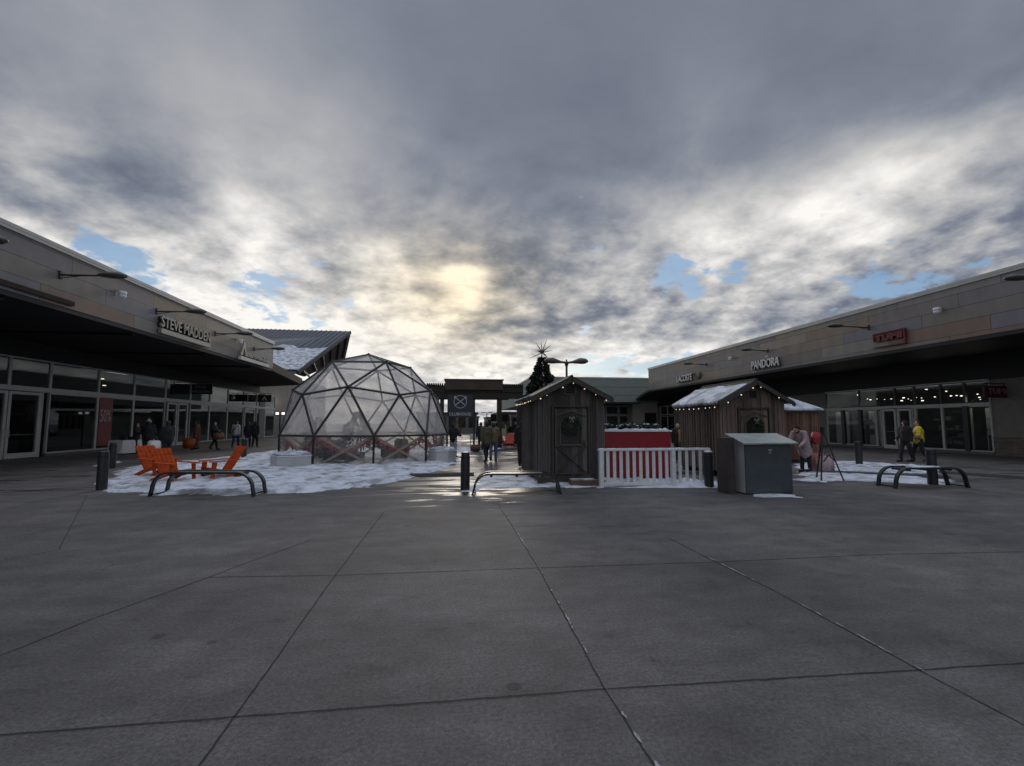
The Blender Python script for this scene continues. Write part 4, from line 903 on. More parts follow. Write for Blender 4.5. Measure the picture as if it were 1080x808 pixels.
def hut(loc,w,l,he,hr,lab,wood,closed=True,snowy=0,oh=.22,ohy=.25,rz=0,name_lab=None):
    t=thing('wooden_hut',lab,'hut',loc,rz); hw=w/2; z0=.18
    m=MB(); m.prism([(-hw,0,z0),(hw,0,z0),(hw,0,he),(0,0,hr),(-hw,0,he)],(0,.05,0)); m.build('front_wall',wood,t)
    m=MB(); m.prism([(-hw,l-.05,z0),(hw,l-.05,z0),(hw,l-.05,he),(0,l-.05,hr),(-hw,l-.05,he)],(0,.05,0)); m.build('back_wall',wood,t)
    for s in (-1,1): m=MB(); m.box((s*hw-.025-.001*s,.052,z0),(s*hw+.025-.001*s,l-.052,he-.01)); m.build('side_wall',wood,t)
    m=MB(); x=-hw+.0
    nb=int(w/.14)
    for k in range(nb+1):
        xx=-hw+.012+(w-.024)*k/nb; top=he+(hr-he)*(1-abs(xx)/hw)-.02
        if abs(xx)<.50: 
            if abs(xx)<.2: continue
            m.box((xx-.02,-.018,2.12),(xx+.02,.0,max(2.14,top))); continue
        m.box((xx-.02,-.026,z0),(xx+.02,.0,top))
    m.build('front_batten',wood,t)
    for s in (-1,1):
        m=MB(); nb=int(l/.16)
        for k in range(nb+1):
            y=.02+(l-.04)*k/nb; a,b=sorted((s*hw+s*.026,s*hw+s*.062)); m.box((a,y-.02,z0),(b,y+.02,he-.02))
        m.build('side_batten',wood,t)
    m=MB(); m.box((-hw,-.0,0),(hw,.12,z0-.002)); m.box((-hw+.05,l/2,0),(hw-.05,l/2+.1,z0-.002)); m.box((-hw,l-.12,0),(hw,l,z0-.002)); m.build('skid',M['wood_trim'],t)
    sl=(hr-he)/hw; th=.05
    for s in (-1,1):
        xe=hw+oh; ze=hr-sl*xe
        m=MB(); pts=[(0,-ohy,hr+.03),(s*xe,-ohy,ze+.03),(s*xe,-ohy,ze+.03+th),(0,-ohy,hr+.03+th*1.1)]; m.prism(pts,(0,l+2*ohy,0)); r=m.build('roof',M['shingle'],t)
        m=MB(); m.bar((0,-ohy-.012,hr-.02),(s*xe,-ohy-.012,ze-.02),.022,.11,(0,0,1)); m.build('barge_board',M['wood_trim'],t)
        if snowy and (s<0 or snowy>1):
            nx,ny=16,40; m=MB(); V=[[None]*(ny+1) for _ in range(nx+1)]
            for i in range(nx+1):
                for j in range(ny+1):
                    u=i/nx; v=j/ny; y=-ohy+.10+(l+2*ohy-.14)*v; bare=.20+.10*noise.noise(Vector((v*5,2,s))) ; u2=bare+(1.03-bare)*u
                    edge=min(1,min(u,1-u*.96)*8)*min(1,min(v,1-v)*14)
                    V[i][j]=m.bm.verts.new((s*xe*u2,y,hr-sl*xe*u2+.03+th+.012+.065*edge*(1+.5*noise.noise(Vector((u*3,v*9,7)))) -( .06*max(0,noise.noise(Vector((v*22,1,1)))+.3) if i==nx else 0)))
            for i in range(nx):
                for j in range(ny): m.bm.faces.new((V[i][j],V[i+1][j],V[i+1][j+1],V[i][j+1]))
            m.build('roof_snow',M['snow'],t,smooth=True)
            m=MB()
            for k in range(26):
                y=-ohy+.12+(l+2*ohy-.2)*(k+.5*noise.noise(Vector((k*3.3,0,0))))/26; hh=.05+.07*abs(noise.noise(Vector((k*1.7,4,0)))); x=s*(xe+.012)
                m.tube([(x,y,ze+.10),(x+s*.015,y,ze+.05),(x,y,ze+.04-hh)],[.035,.045,.012],6)
            m.build('snow_fringe',M['snow'],t,smooth=True)
        elif s<0:
            m=MB(); m.bar((-.03,-ohy,hr+.10),(s*xe*.55,-ohy,hr+.10-sl*xe*.55),.06,.02,(0,0,1)); m.bar((s*(xe-.1),-ohy+.1,ze+.11),(s*(xe-.1),l+ohy-.1,ze+.11),.26,.03); m.build('roof_snow',M['snow'],t)
    m=MB(); m.tube([(0,-ohy,hr+.085),(0,l+ohy,hr+.085)],.035,6); m.build('ridge_cap',M['shingle'],t)
    # gable vent
    m=MB(); vz=he+.04; m.box((-.17,-.035,vz),(.17,-.001,vz+.03)); m.box((-.17,-.035,vz+.25),(.17,-.001,vz+.28)); m.box((-.17,-.035,vz+.03),(-.13,-.001,vz+.25)); m.box((.13,-.035,vz+.03),(.17,-.001,vz+.25)); v=m.build('vent_frame',M['trim_pale'],t)
    m=MB(); m.box((-.13,-.008,vz+.03),(.13,-.002,vz+.25)); 
    for k in range(4): m.box((-.128,-.03,vz+.05+k*.05),(.128,-.01,vz+.065+k*.05),Euler((R(35),0,0)))
    g=m.build('vent_grille',M['black'],v)
    # door with arched window
    dw,d0,d1=.44,.26,2.02
    m=MB(); m.box((-dw,-.045,d0),(dw,-.019,1.06)); m.box((-dw,-.045,1.06),(-.30,-.019,d1)); m.box((.30,-.045,1.06),(dw,-.019,d1))
    arc=[(-.30,1.06),(.30,1.06)] ; top=[(-.30+.60*k/10, 1.66+.17*math.sin(PI*k/10)) for k in range(11)]
    for (xa,za),(xb,zb) in zip(top,top[1:]): m.prism([(xa,-.045,za),(xb,-.045,zb),(xb,-.045,d1),(xa,-.045,d1)],(0,.026,0))
    d=m.build('door',wood,t)
    m=MB(); fr=[(-.30,1.06)]+top+[(.30,1.06)]
    for (xa,za),(xb,zb) in zip(fr,fr[1:]+fr[:1]): m.bar((xa,-.055,za),(xb,-.055,zb),.03,.05,(0,1,0))
    # pointed hood moulding over the window
    m.bar((-.42,-.06,1.84),(0,-.06,1.98),.03,.05,(0,1,0)); m.bar((0,-.06,1.98),(.42,-.06,1.84),.03,.05,(0,1,0)); wf=m.build('window_frame',M['trim_pale'],d)
    m=MB(); m.prism([(x,-.03,z) for x,z in fr],(0,.008,0)); m.build('pane',M['black'],wf)
    m=MB(); m.bar((-.40,-.052,.32),(.40,-.052,1.0),.012,.07,(0,1,0)); m.bar((-.40,-.056,1.0),(.40,-.056,.32),.012,.07,(0,1,0)); m.build('cross_brace',M['wood_trim'],d)
    m=MB(); m.bar((-.44,-.052,1.03),(.44,-.052,1.03),.012,.07,(0,1,0)); m.bar((-.44,-.052,.30),(.44,-.052,.30),.012,.07,(0,1,0)); m.build('rail',M['trim_pale'],d)
    m=MB(); m.tube([(.37,-.05,1.10),(.37,-.11,1.10),(.30,-.11,1.10)],.014,6); m.box((.345,-.056,1.03),(.395,-.046,1.17)); m.build('handle',M['black'],d)
    m=MB(); m.bar((-.50,-.03,d0),(-.50,-.03,d1+.09),.04,.08,(0,1,0)); m.bar((.50,-.03,d0),(.50,-.03,d1+.09),.04,.08,(0,1,0)); m.bar((-.50,-.032,d1+.08),(.50,-.032,d1+.08),.04,.09,(0,1,0)); m.build('door_frame',M['wood_trim'],t)
    return t
h1=HY(601.5,446,12.55); W1=1.80
hut((h1.x,12.55,0),W1,2.7,2.38,2.83,'closed dark wooden hut with gable front and wreath, left of the red counter',M['wood_dark'],oh=.24)
wreath((h1.x,12.55-.06,1.58),'wreath with dull bow on the door window of the hut left of the counter',.20)
e=lambda s,k,w=W1/2+.2,hr=2.83,sl=.5: (s*w*k,-.28,hr-.07-sl*w*k)
string_lights((h1.x,12.55,0),[e(-1,1),e(-1,0),e(1,0),e(1,1)],'string of warm bulbs along the front gable of the dark closed hut',7,2)
string_lights((h1.x,12.55,0),[(-W1/2-.22,-.25,2.27),(-W1/2-.24,1.2,2.24),(-W1/2-.22,2.9,2.27)],'string of warm bulbs under the left eave of the dark closed hut',10,3)
m=MB(); m.box((-.45,0,0),(.45,.32,.15)); st=m.build('step',mat('timber_step',(.12,.075,.045),.8,0,.3,6)); st.location=(h1.x+.35,12.10,0); tag(st,'low timber step with snow at the foot of the dark closed hut','step')
m=MB(); m.box((-.43,.02,.152),(.2,.30,.175)); o=m.build('step_snow',M['snow'],st)
h2=HY(794.5,446,13.35)
hut((h2.x,13.35,0),1.98,2.6,2.34,2.88,'brown wooden hut with snow on its left roof slope, behind the grey bin',M['wood_brown'],snowy=1,oh=.24)
wreath((h2.x,13.35-.06,1.55),'dark wreath in the arched window of the snowy-roofed hut behind the grey bin',.19)
string_lights((h2.x,13.35,0),[e(-1,1,1.19,2.88,.54),e(-1,0,1.19,2.88,.54),e(1,0,1.19,2.88,.54),e(1,1,1.19,2.88,.54)],'string of warm bulbs along the front gable of the hut behind the grey bin',6,5)
string_lights((h2.x,13.35,0),[(-.99-.24,-.2,2.16),(-.99-.26,1.2,2.13),(-.99-.24,2.7,2.16)],'string of warm bulbs under the snowy left eave of the hut behind the grey bin',9,6)
# third hut: ridge across, hipped snow roof
a=G(834,488.0); b=G(869,488.0); t=thing('wooden_hut','small warm-brown hut with snow-covered hipped roof at the right end of the row','hut',((a.x+b.x)/2-.35,a.y,0)); w=(b.x-a.x)+.7; he=2.10
m=MB(); m.box((-w/2,0,.12),(w/2,1.8,he)); m.build('wall',M['wood_warm'],t)
m=MB(); 
for k in range(int(w/.16)+1): x=-w/2+.01+(w-.02)*k/int(w/.16); m.box((x-.02,-.02,.12),(x+.02,-.001,he-.02))
m.build('batten',M['wood_warm'],t)
m=MB(); m.box((-w/2+.02,.03,0),(w/2-.02,1.7,.12)); m.build('skid',M['black'],t)
def hip(zb,o,h,th): 
    base=[(-w/2-o,-o),(w/2+o,-o),(w/2+o,1.8+o),(-w/2-o,1.8+o)]; mm=MB(); B_=[mm.bm.verts.new((x,y,zb)) for x,y in base]; T_=[mm.bm.verts.new((x,y,zb+h)) for x,y in ((-w/2+.55,.85),(w/2-.62,.85),(w/2-.62,.95),(-w/2+.55,.95))]; B2=[mm.bm.verts.new((x,y,zb+th)) for x,y in base]
    for k in range(4): mm.bm.faces.new((B_[k],B_[(k+1)%4],B2[(k+1)%4],B2[k])); mm.bm.faces.new((B2[k],B2[(k+1)%4],T_[(k+1)%4],T_[k]))
    mm.bm.faces.new(B_[::-1]); mm.bm.faces.new(T_); return mm
hip(he,.16,.60,.06).build('roof',M['shingle'],t); hip(he+.065,.18,.61,.07).build('roof_snow',M['snow'],t,bevel=.03)
# ================================================================= RED COUNTER
a=G(637,505); b=G(713,505); t=thing('market_counter','long deep red counter behind the white picket fence, snow along its top','counter',(a.x,a.y,0)); w=b.x-a.x
m=MB(); m.box((0,0,0),(w,1.3,1.38)); m.build('counter_body',M['red_box'],t,bevel=.012)
m=MB(); m.box((-.03,-.04,1.382),(w+.03,1.34,1.425)); m.build('counter_top',M['white_paint'],t,bevel=.008)
m=MB(); V=[[m.bm.verts.new((i*(w)/40,-.03+j*1.3/16,1.43+max(0,.05*(.6+noise.noise(Vector((i*.3,j*.4,3)))*1.3))*min(1,min(i,40-i)/2)*min(1,min(j,16-j)/2))) for j in range(17)] for i in range(41)]
for i in range(40):
    for j in range(16): m.bm.faces.new((V[i][j],V[i+1][j],V[i+1][j+1],V[i][j+1]))
m.build('top_snow',M['snow'],t,smooth=True)
rnd=random.Random(11); pot0=None
labs=None
for k in range(15):
    x=a.x+.12+k*(w-.5)/14+rnd.uniform(-.03,.03); 
    if pot0 is None:
        pot0=thing('ornament_bundle','small dark snow-dusted greenery bundle in the row on the red counter','greenery',(0,0,0),0,'greenery bundles on the red counter'); g=MB()
        for i in range(60):
            p=Vector((rnd.uniform(-.08,.08),rnd.uniform(-.06,.06),rnd.uniform(0,.14))); d=Vector((rnd.uniform(-1,1),rnd.uniform(-1,1),rnd.uniform(-.2,1))).normalized()*.09; s=d.cross(Vector((0,1,.2))).normalized()*.018; g.poly([p-s,p+d,p+s])
        g.build('foliage',M['needles'],pot0,recalc=False); g=MB()
        for i in range(3): g.ball((rnd.uniform(-.06,.06),rnd.uniform(-.05,.05),.10+rnd.uniform(0,.04)),(.05,.04,.02),6)
        g.build('snow_cap',M['snow'],pot0); o=pot0
    else: o=copy_tree(pot0)
    o.location=(x,a.y+.25+rnd.uniform(0,.6),1.44); o.rotation_euler.z=rnd.uniform(0,6); s=rnd.uniform(.9,1.5); o.scale=(s,s,s)
# ================================================================= FENCE
a=G(632.5,514.5); b=G(757,514.5); t=thing('picket_fence','white picket fence with snow along its rails in front of the red counter','fence',(a.x,a.y,0)); w=b.x-a.x
m=MB(); m.box((-.03,-.05,.93),(w+.03,.05,.985)); m.build('top_rail',M['white_paint'],t,bevel=.006)
m=MB(); m.box((0,-.045,.05),(w,.045,.12)); m.build('bottom_rail',M['white_paint'],t,bevel=.006)
xm=w*.665
for x in (.05,xm,w-.05):
    m=MB(); m.box((x-.055,-.056,0),(x+.055,.056,.929)); m.build('post',M['white_paint'],t,bevel=.006)
xs=[.05+(xm-.05)*k/11 for k in range(1,11)]+[xm+(w-.05-xm)*k/5 for k in range(1,5)]
for x in xs: m=MB(); m.box((x-.042,-.012,.121),(x+.042,.012,.929)); m.build('picket',M['white_paint'],t,bevel=.003)
m=MB()
for i in range(60):
    x=w*(i+.5)/60; m.ball((x,0,.985),(w/60*.8,.045,.014+.012*noise.noise(Vector((i*.5,0,0)))),6)
m.build('rail_snow',M['snow'],t)
o=snow([(630,514.6),(759,514.6),(759,509),(630,509)],.14,.06,.03)
# ================================================================= BIN AND CRATE
a=G(787.5,522); b=G(836.8,520.6); w=(b-a).length; rz=math.atan2(b.y-a.y,b.x-a.x)
t=thing('storage_bin','dark grey storage bin with pale side and sloping grey lid before the snowy hut','bin',(a.x,a.y,0),rz); hf,hb,d=1.16,1.31,.52
m=MB(); m.box((0,0,.03),(w,.03,hf)); f=m.build('front_panel',M['bin'],t,bevel=.004)
m=MB(); m.box((0,d-.03,.03),(w,d,hb)); m.build('back_panel',M['bin'],t)
for s,x in ((0,0),(1,w-.03)): m=MB(); m.prism([(x+.001,.031,.03),(x+.001,d-.031,.03),(x+.001,d-.031,hb-.005),(x+.001,.031,hf+.005)],(.028,0,0)); m.build('side_panel',M['bin_side'],t)
m=MB(); m.prism([(-.10,-.10,hf-.01),(w+.12,-.10,hf-.01),(w+.12,d+.08,hb+.05),(-.10,d+.08,hb+.05)],(0,0,.035)); m.build('lid',M['bin_lid'],t,bevel=.006)
m=MB(); m.box((w*.49,-.02,hf-.16),(w*.49+.09,-.001,hf-.13)); m.box((w*.49+.02,-.016,hf-.22),(w*.49+.07,-.001,hf-.20)); m.build('latch',M['white_metal'],t)
m=MB(); m.box((.02,.02,0),(w-.02,d-.02,.03)); m.build('base',M['black'],t)
a=G(768.2,521.3); t=thing('timber_crate','tall dark brown board crate squeezed between the fence end and the grey bin','crate',(a.x,a.y,0))
m=MB(); m.box((0,0,0),(.20,.45,1.30)); m.build('crate_body',M['ply'],t,bevel=.006)
m=MB()
for z in (.42,.86,1.1): m.box((-.004,-.006,z),(.204,.0,z+.012))
m.build('board_gap',M['black'],t)
# ================================================================= EASEL
t=thing('easel','black folding easel standing open by the small snowy-roofed hut','easel',G(875.5,507))
apx=Vector((-.03,.15,1.42))
for p in ((-.32,-.05,0),(.36,-.08,0),(.03,.55,0)): m=MB(); m.bar(p,apx,.035,.035); m.build('leg',M['black'],t)
m=MB(); m.bar((-.19,-.02,.55),(.02,.03,.72),.025); m.bar((.02,.03,.72),(.20,-.0,.55),.025); m.build('brace',M['black'],t)
m=MB(); m.box((-.06,.10,1.36),(.0,.2,1.52)); m.build('top_clamp',M['black'],t)
# ================================================================= DISPLAY TABLE
a=G(113.5,479.5); t=thing('display_table','white-clothed table with small dark goods beside the red sale poster','table',(a.x,a.y,0),R(78))
m=MB(); m.box((0,-.85,.70),(1.9,0,.73)); m.build('tabletop',M['white_paint'],t)
m=MB(); n=46; per=[]
for k in range(n): 
    u=k/n*2*(1.9+.85); 
    if u<1.9: per.append((u,0,0,1))
    elif u<2.75: per.append((1.9,-(u-1.9),1,0))
    elif u<4.65: per.append((1.9-(u-2.75),-.85,0,-1))
    else: per.append((0,-.85+(u-4.65),-1,0))
top=[m.bm.verts.new((x,y,.735)) for x,y,_,_ in per]; md=[m.bm.verts.new((x+nx*.015,y+ny*.015,.70)) for x,y,nx,ny in per]; bt=[m.bm.verts.new((x+nx*(.04+.05*math.sin(k*1.9)),y+ny*(.04+.05*math.sin(k*1.9)),.06)) for k,(x,y,nx,ny) in enumerate(per)]
for k in range(n):
    k1=(k+1)%n; m.bm.faces.new((top[k],top[k1],md[k1],md[k])); m.bm.faces.new((md[k],md[k1],bt[k1],bt[k]))
m.bm.faces.new(top); m.build('tablecloth',M['cloth_white'],t,smooth=False)
rnd=random.Random(2); gi=['dark box of goods nearest the poster on the white table','squat dark tin in the middle of the white table','taller pale jar at the far end of the white table','small dark packet beside the tall jar on the white table']
for i,(x,hh,mt_) in enumerate(((.4,.22,M['black']),(.9,.16,M['dark_metal']),(1.4,.34,M['cream']),(1.7,.2,M['ply']))):
    m=MB(); m.box((-.11,-.1,0),(.11,.1,hh*.8)); m.box((-.12,-.11,hh*.8),(.12,.11,hh)); o=m.build('goods_box',mt_,bevel=.01); p=t.matrix_basis@Vector((0,0,0)); q=Matrix.Rotation(R(78),4,'Z')@Vector((x,-.4,.737)); o.location=Vector((a.x,a.y,0))+q; tag(o,gi[i],'goods box')
# ================================================================= CHRISTMAS TREE
p=HY(572,446,33); t=thing('christmas_tree','tall dark christmas tree with pale baubles and spiky star behind the closed hut','tree',(p.x,33,0))
H=HY(572,377,33).z
m=MB(); m.tube([(0,0,0),(0,0,H*.9)],[.16,.03],8); m.build('trunk',M['bark'],t)
clump_tree(t,H,2.25,11000,M['needles'],21,.5)
rnd=random.Random(8); b0=None
for k in range(95):
    u=rnd.random()**.7; a_=rnd.uniform(PI,2*PI) if rnd.random()<.8 else rnd.uniform(0,PI); z=.6+(H-.8)*(1-u); r=2.25*u*.97
    if b0 is None: m=MB(); m.ball((0,0,0),.085,8); b0=m.build('bauble',M['bauble'],t,smooth=True); o=b0
    else: o=b0.copy(); col.objects.link(o); o.parent=t
    s=rnd.uniform(.5,.95); o.scale=(s,s,s); o.location=(math.cos(a_)*r,math.sin(a_)*r,z-r*.18)
m=MB(); rnd=random.Random(3); c=Vector((0,0,H+.35)); STAR=mat('star_metal',(.18,.15,.14),.4,.4,.2,5)
for k,(ang,L) in enumerate(((90,.95),(72,1.0),(118,.95),(40,.85),(15,.9),(160,.6),(205,.95),(-45,.95),(140,.5),(-100,.5))):
    d=Vector((math.cos(R(ang)),(-.3 if k%2 else .3),math.sin(R(ang)))).normalized(); m.tube([c,c+d*L],[.05,.008],5)
for k in range(6): d=Vector((rnd.uniform(-1,1),rnd.choice((-1,1)),rnd.uniform(-.6,1))).normalized(); m.tube([c,c+d*.8],[.05,.008],5)
m.ball(c,.1,8); m.tube([(0,0,H-.3),c],.03,6); m.build('star_topper',STAR,t)
# double-head lamp behind the hut
p=HY(597.5,382,24); t=thing('street_lamp','double-headed street lamp with leaf-shaped heads rising behind the closed hut','street lamp',(p.x,24,0)); zz=p.z
m=MB(); m.tube([(0,0,0),(0,0,.5),(0,0,zz-.1)],[.09,.07,.055],10); m.tube([(0,0,zz-.25),(0,0,zz-.08),(0,0,zz-.05)],[.055,.11,.12],10); m.build('pole',M['dark_metal'],t)
for s in (-1,1):
    m=MB(); m.tube([(0,0,zz-.04),(s*.3,0,zz),(s*.5,0,zz+.04),(s*.75,0,zz+.10),(s*.98,0,zz+.09),(s*1.10,0,zz+.04),(s*1.14,0,zz+.0)],[.07,.09,.15,.23,.21,.14,.04],12)
    for v in m.bm.verts: v.co.z=zz+(v.co.z-zz)*.72
    m.build('lamp_head',mat('lamp_head_paint',(.10,.10,.09),.5,.2,.2,4),t,smooth=True)
m=MB(); m.tube([(0,0,zz-.05),(0,0,zz+.14)],[.05,.035],8); m.build('finial',M['ply'],t)
# small lit lamp by the dome edge
p=HY(295.5,437,38); t=thing('lamp_post','slim black post with two small lit lamps at the left edge of the dome','lamp post',(p.x,38,0))
m=MB(); m.tube([(0,0,0),(0,0,p.z)],.05,8); m.bar((-.3,0,p.z-.05),(.3,0,p.z-.05),.04); m.build('pole',M['black'],t)
for s in (-1,1): m=MB(); m.box((s*.22-.08,-.08,p.z-.02),(s*.22+.08,.08,p.z+.14)); m.build('lamp',emis('post_lamp',(1,.95,.9),1.6),t)
# ================================================================= PEOPLE
def remeshed(name,shapes,mt,parent,vox,smooth=4):
    m=MB()
    for s in shapes:
        if s[0]=='c': m.tube(s[1],s[2],12); [m.ball(p,r,10) for p,r in zip(s[1],s[2])]
        else: m.ball(s[1],s[2],14,s[3] if len(s)>3 else None)
    o=m.build(name,mt,None)
    r=o.modifiers.new('r','REMESH'); r.mode='VOXEL'; r.voxel_size=vox
    s=o.modifiers.new('s','SMOOTH'); s.factor=.5; s.iterations=smooth
    bpy.context.view_layer.update(); dg=bpy.context.evaluated_depsgraph_get(); me=bpy.data.meshes.new_from_object(o.evaluated_get(dg)); old=o.data; o.modifiers.clear(); o.data=me; bpy.data.meshes.remove(old); me.shade_smooth()
    if not me.materials: me.materials.append(mt)
    o.parent=parent; return o
def person(loc,rz,lab,coat,trous,shoe=None,hair=None,H=1.72,stride=.18,lean=0,long_=0,hat=None,armL=(0,0),armR=(0,0),group=None,hood=False,look=0,fat=1.0):
    """faces -y at rz=0; arm=(forward swing deg, elbow bend deg)"""
    k=H/1.72; t=thing('person',lab,'person',loc,rz,group)
    V=lambda *a: Vector(a)*k
    L=R(lean); piv=V(0,0,.95)
    def U(v): # lean the upper body forward about the hips
        d=v-piv; return piv+Vector((d.x,d.y*math.cos(L)-d.z*math.sin(L),d.z*math.cos(L)+d.y*math.sin(L)))
    s=stride*k; hip=[V(-.095,0,.93),V(.095,0,.93)]
    knee=[V(-.10,0,.50)+Vector((0,-s*.75,0)),V(.10,0,.50)+Vector((0,s*.25,0))]; ank=[V(-.10,0,.085)+Vector((0,-s,0)),V(.10,0,.10)+Vector((0,s,.02*(s>0)))]
    toe=[a+V(0,-.17,-.045) for a in ank]
    sh=[U(V(-.19,0,1.42)),U(V(.19,0,1.42))]; arms=[]
    for i,(sw,bd) in enumerate((armL,armR)):
        sx=-1 if i==0 else 1; a=R(sw); e=sh[i]+Vector((sx*.05*k,-math.sin(a)*.28*k,-math.cos(a)*.28*k)); b=a+R(bd); w=e+Vector((0,-math.sin(b)*.25*k,-math.cos(b)*.25*k)); arms.append((sh[i],e,w,b))
    chest=U(V(0,0,1.28)); neck=U(V(0,-.0,1.47)); head=U(V(0,-.02,1.60)); 
    S=[('c',[hip[0],knee[0],ank[0]],[.085*k,.058*k,.042*k]),('c',[hip[1],knee[1],ank[1]],[.085*k,.058*k,.042*k]),
       ('c',[V(0,0,.95),U(V(0,0,1.12)),chest,U(V(0,0,1.40))],[.13*k,.12*k,.145*k,.12*k]),('c',[sh[0],sh[1]],[.06*k,.06*k]),('c',[U(V(0,0,1.40)),neck,head],[.065*k,.052*k,.055*k]),
       ('b',head+Vector((0,0,.012*k)),(.077*k,.095*k,.112*k)),('b',head+V(0,-.045,-.055),(.05*k,.05*k,.05*k)),('b',head+V(0,-.10,-.01),(.014*k,.020*k,.022*k)),('b',head+V(-.078,.005,0),(.014*k,.022*k,.03*k)),('b',head+V(.078,.005,0),(.014*k,.022*k,.03*k))]
    for i in (0,1): S.append(('c',[ank[i],toe[i]],[.042*k,.035*k]))
    for i,(a,e,w,b) in enumerate(arms):
        S.append(('c',[a,e,w],[.048*k,.038*k,.028*k])); d=Vector((0,-math.sin(b),-math.cos(b))); sx=-1 if i==0 else 1; q=Vector((0,-math.cos(b),math.sin(b)))
        palm=w+d*.07*k; S.append(('c',[w,palm],[.028*k,.034*k]))
        for f,(off,ln) in enumerate(((-.027,.075),(-.009,.085),(.009,.080),(.027,.062))):
            r0=palm+q*off*k; S.append(('c',[r0,r0+d*ln*.5*k,r0+d*ln*.85*k+Vector((-sx*.018*k,0,0))],[.0115*k,.0105*k,.009*k]))
        S.append(('c',[w+d*.025*k,w+d*.06*k+q*.042*k,w+d*.095*k+q*.048*k],[.013*k,.012*k,.010*k]))
    remeshed('body',S,M['skin'],t,.0115*k,3)
    # trousers
    S=[('c',[hip[0]+V(0,0,.05),knee[0],lerp(knee[0],ank[0],.9)],[.115*k*fat,.078*k,.064*k]),('c',[hip[1]+V(0,0,.05),knee[1],lerp(knee[1],ank[1],.9)],[.115*k*fat,.078*k,.064*k]),('c',[V(0,0,.93),V(0,0,1.02)],[.14*k,.135*k])]
    remeshed('trousers',S,trous,t,.018*k,3)
    S=[]
    for i in (0,1): S+=[('c',[ank[i]+V(0,.02,-.02),toe[i]+V(0,0,.0)],[.052*k,.045*k]),('c',[ank[i]+V(0,0,.06),ank[i]],[.052*k,.052*k])]
    remeshed('shoes',S,shoe or M['black'],t,.015*k,2)
    # coat
    low=.90-long_; wd=.165*fat
    S=[('c',[V(0,0,low),V(0,0,.95),U(V(0,0,1.12)),U(V(0,.0,1.28)),U(V(0,0,1.39))],[(wd+.02*(long_>0))*k,wd*k,.150*fat*k,.168*fat*k,.13*k]),('c',[sh[0],sh[1]],[.088*k,.088*k]),('c',[U(V(0,0,1.42)),U(V(0,0,1.50))],[.085*k,.070*k]),('c',[V(-.07,0,low),U(V(-.09,0,1.3))],[.13*fat*k,.12*fat*k]),('c',[V(.07,0,low),U(V(.09,0,1.3))],[.13*fat*k,.12*fat*k])]
    for a,e,w,b in arms: S.append(('c',[a,e,w],[.082*k,.068*k,.052*k]))
    remeshed('coat',S,coat,t,.018*k,4)
    # hair or hood, eyes, mouth
    hm=hair or M['hair']
    if hood: remeshed('hood',[('b',head+V(0,.03,.02),(.115*k,.12*k,.14*k)),('b',head+V(0,.05,-.09),(.11*k,.10*k,.08*k))],coat if hood is True else hood,t,.016*k,3)
    elif hat: remeshed('hat',[('b',head+V(0,.015,.055),(.096*k,.108*k,.088*k)),('c',[head+V(-.07,.0,.03),head+V(.07,.0,.03)],[.04*k,.04*k]),('b',head+V(0,.01,.16),(.035*k,.035*k,.035*k))],hat,t,.015*k,2)
    remeshed('hair',[('b',head+V(0,.028,.030),(.088*k,.092*k,.108*k)),('b',head+V(0,.05,-.04),(.080*k,.06*k,.10*k))],hm,t,.014*k,2)
    m=MB(); 
    for sx in (-1,1): m.ball(head+V(sx*.030,-.088,.012),(.012*k,.008*k,.009*k),6)
    m.build('eyes',M['black'],t); m=MB(); m.ball(head+V(0,-.092,-.052),(.022*k,.010*k,.006*k),6); m.build('mouth',M['lips'],t)
    t['_w']=0; del t['_w']; return t,arms
M['lips']=mat('lips',(.30,.10,.09),.6); M['hair']=mat('dark_hair',(.018,.013,.010),.7,0,.3,30)
def C_(n,c,r=.85,b=.3): return mat(n,c,r,0,.18,14,b)
blk=C_('black_coat',(.014,.014,.017)); blk2=C_('charcoal_trousers',(.018,.018,.022)); olv=C_('olive_coat',(.085,.075,.05)); jean=C_('blue_jeans',(.10,.15,.26)); pale=C_('pale_trousers',(.32,.33,.36)); yel=C_('yellow_jacket',(.62,.50,.02),.6); pink=C_('pinkish_white_coat',(.36,.29,.31)); brn=C_('rust_brown_coat',(.13,.055,.035)); wht=C_('white_blue_jacket',(.40,.43,.50)); navy=C_('navy_trousers',(.02,.03,.075)); tan=C_('tan_coat',(.16,.12,.08)); gry=C_('grey_knit',(.30,.31,.29)); red=C_('red_bag',(.30,.02,.03),.5); orb=C_('orange_bag',(.36,.08,.02),.5); mus=C_('mustard_coat',(.33,.20,.03))
def bag(loc,rz,w,h,d,mt,lab,handle=True,cat='bag'):
    t=thing('shopping_bag',lab,cat,loc,rz); m=MB()
    m.prism([(-w/2,-d/2,0),(w/2,-d/2,0),(w/2*1.08,-d/2*.9,h),(-w/2*1.08,-d/2*.9,h)],(0,d,0)); m.build('sack',mt,t,bevel=min(w,h,d)*.22,smooth=True)
    if handle:
        m=MB()
        for y in (-d*.3,d*.3): m.tube([(-w*.2,y,h),(-w*.15,y*.5,h+.15),(0,0,h+.19),(w*.15,y*.5,h+.15),(w*.2,y,h)],.008,6)
        m.build('handle',M['black'],t)
    return t
rz_fwd=lambda d: d
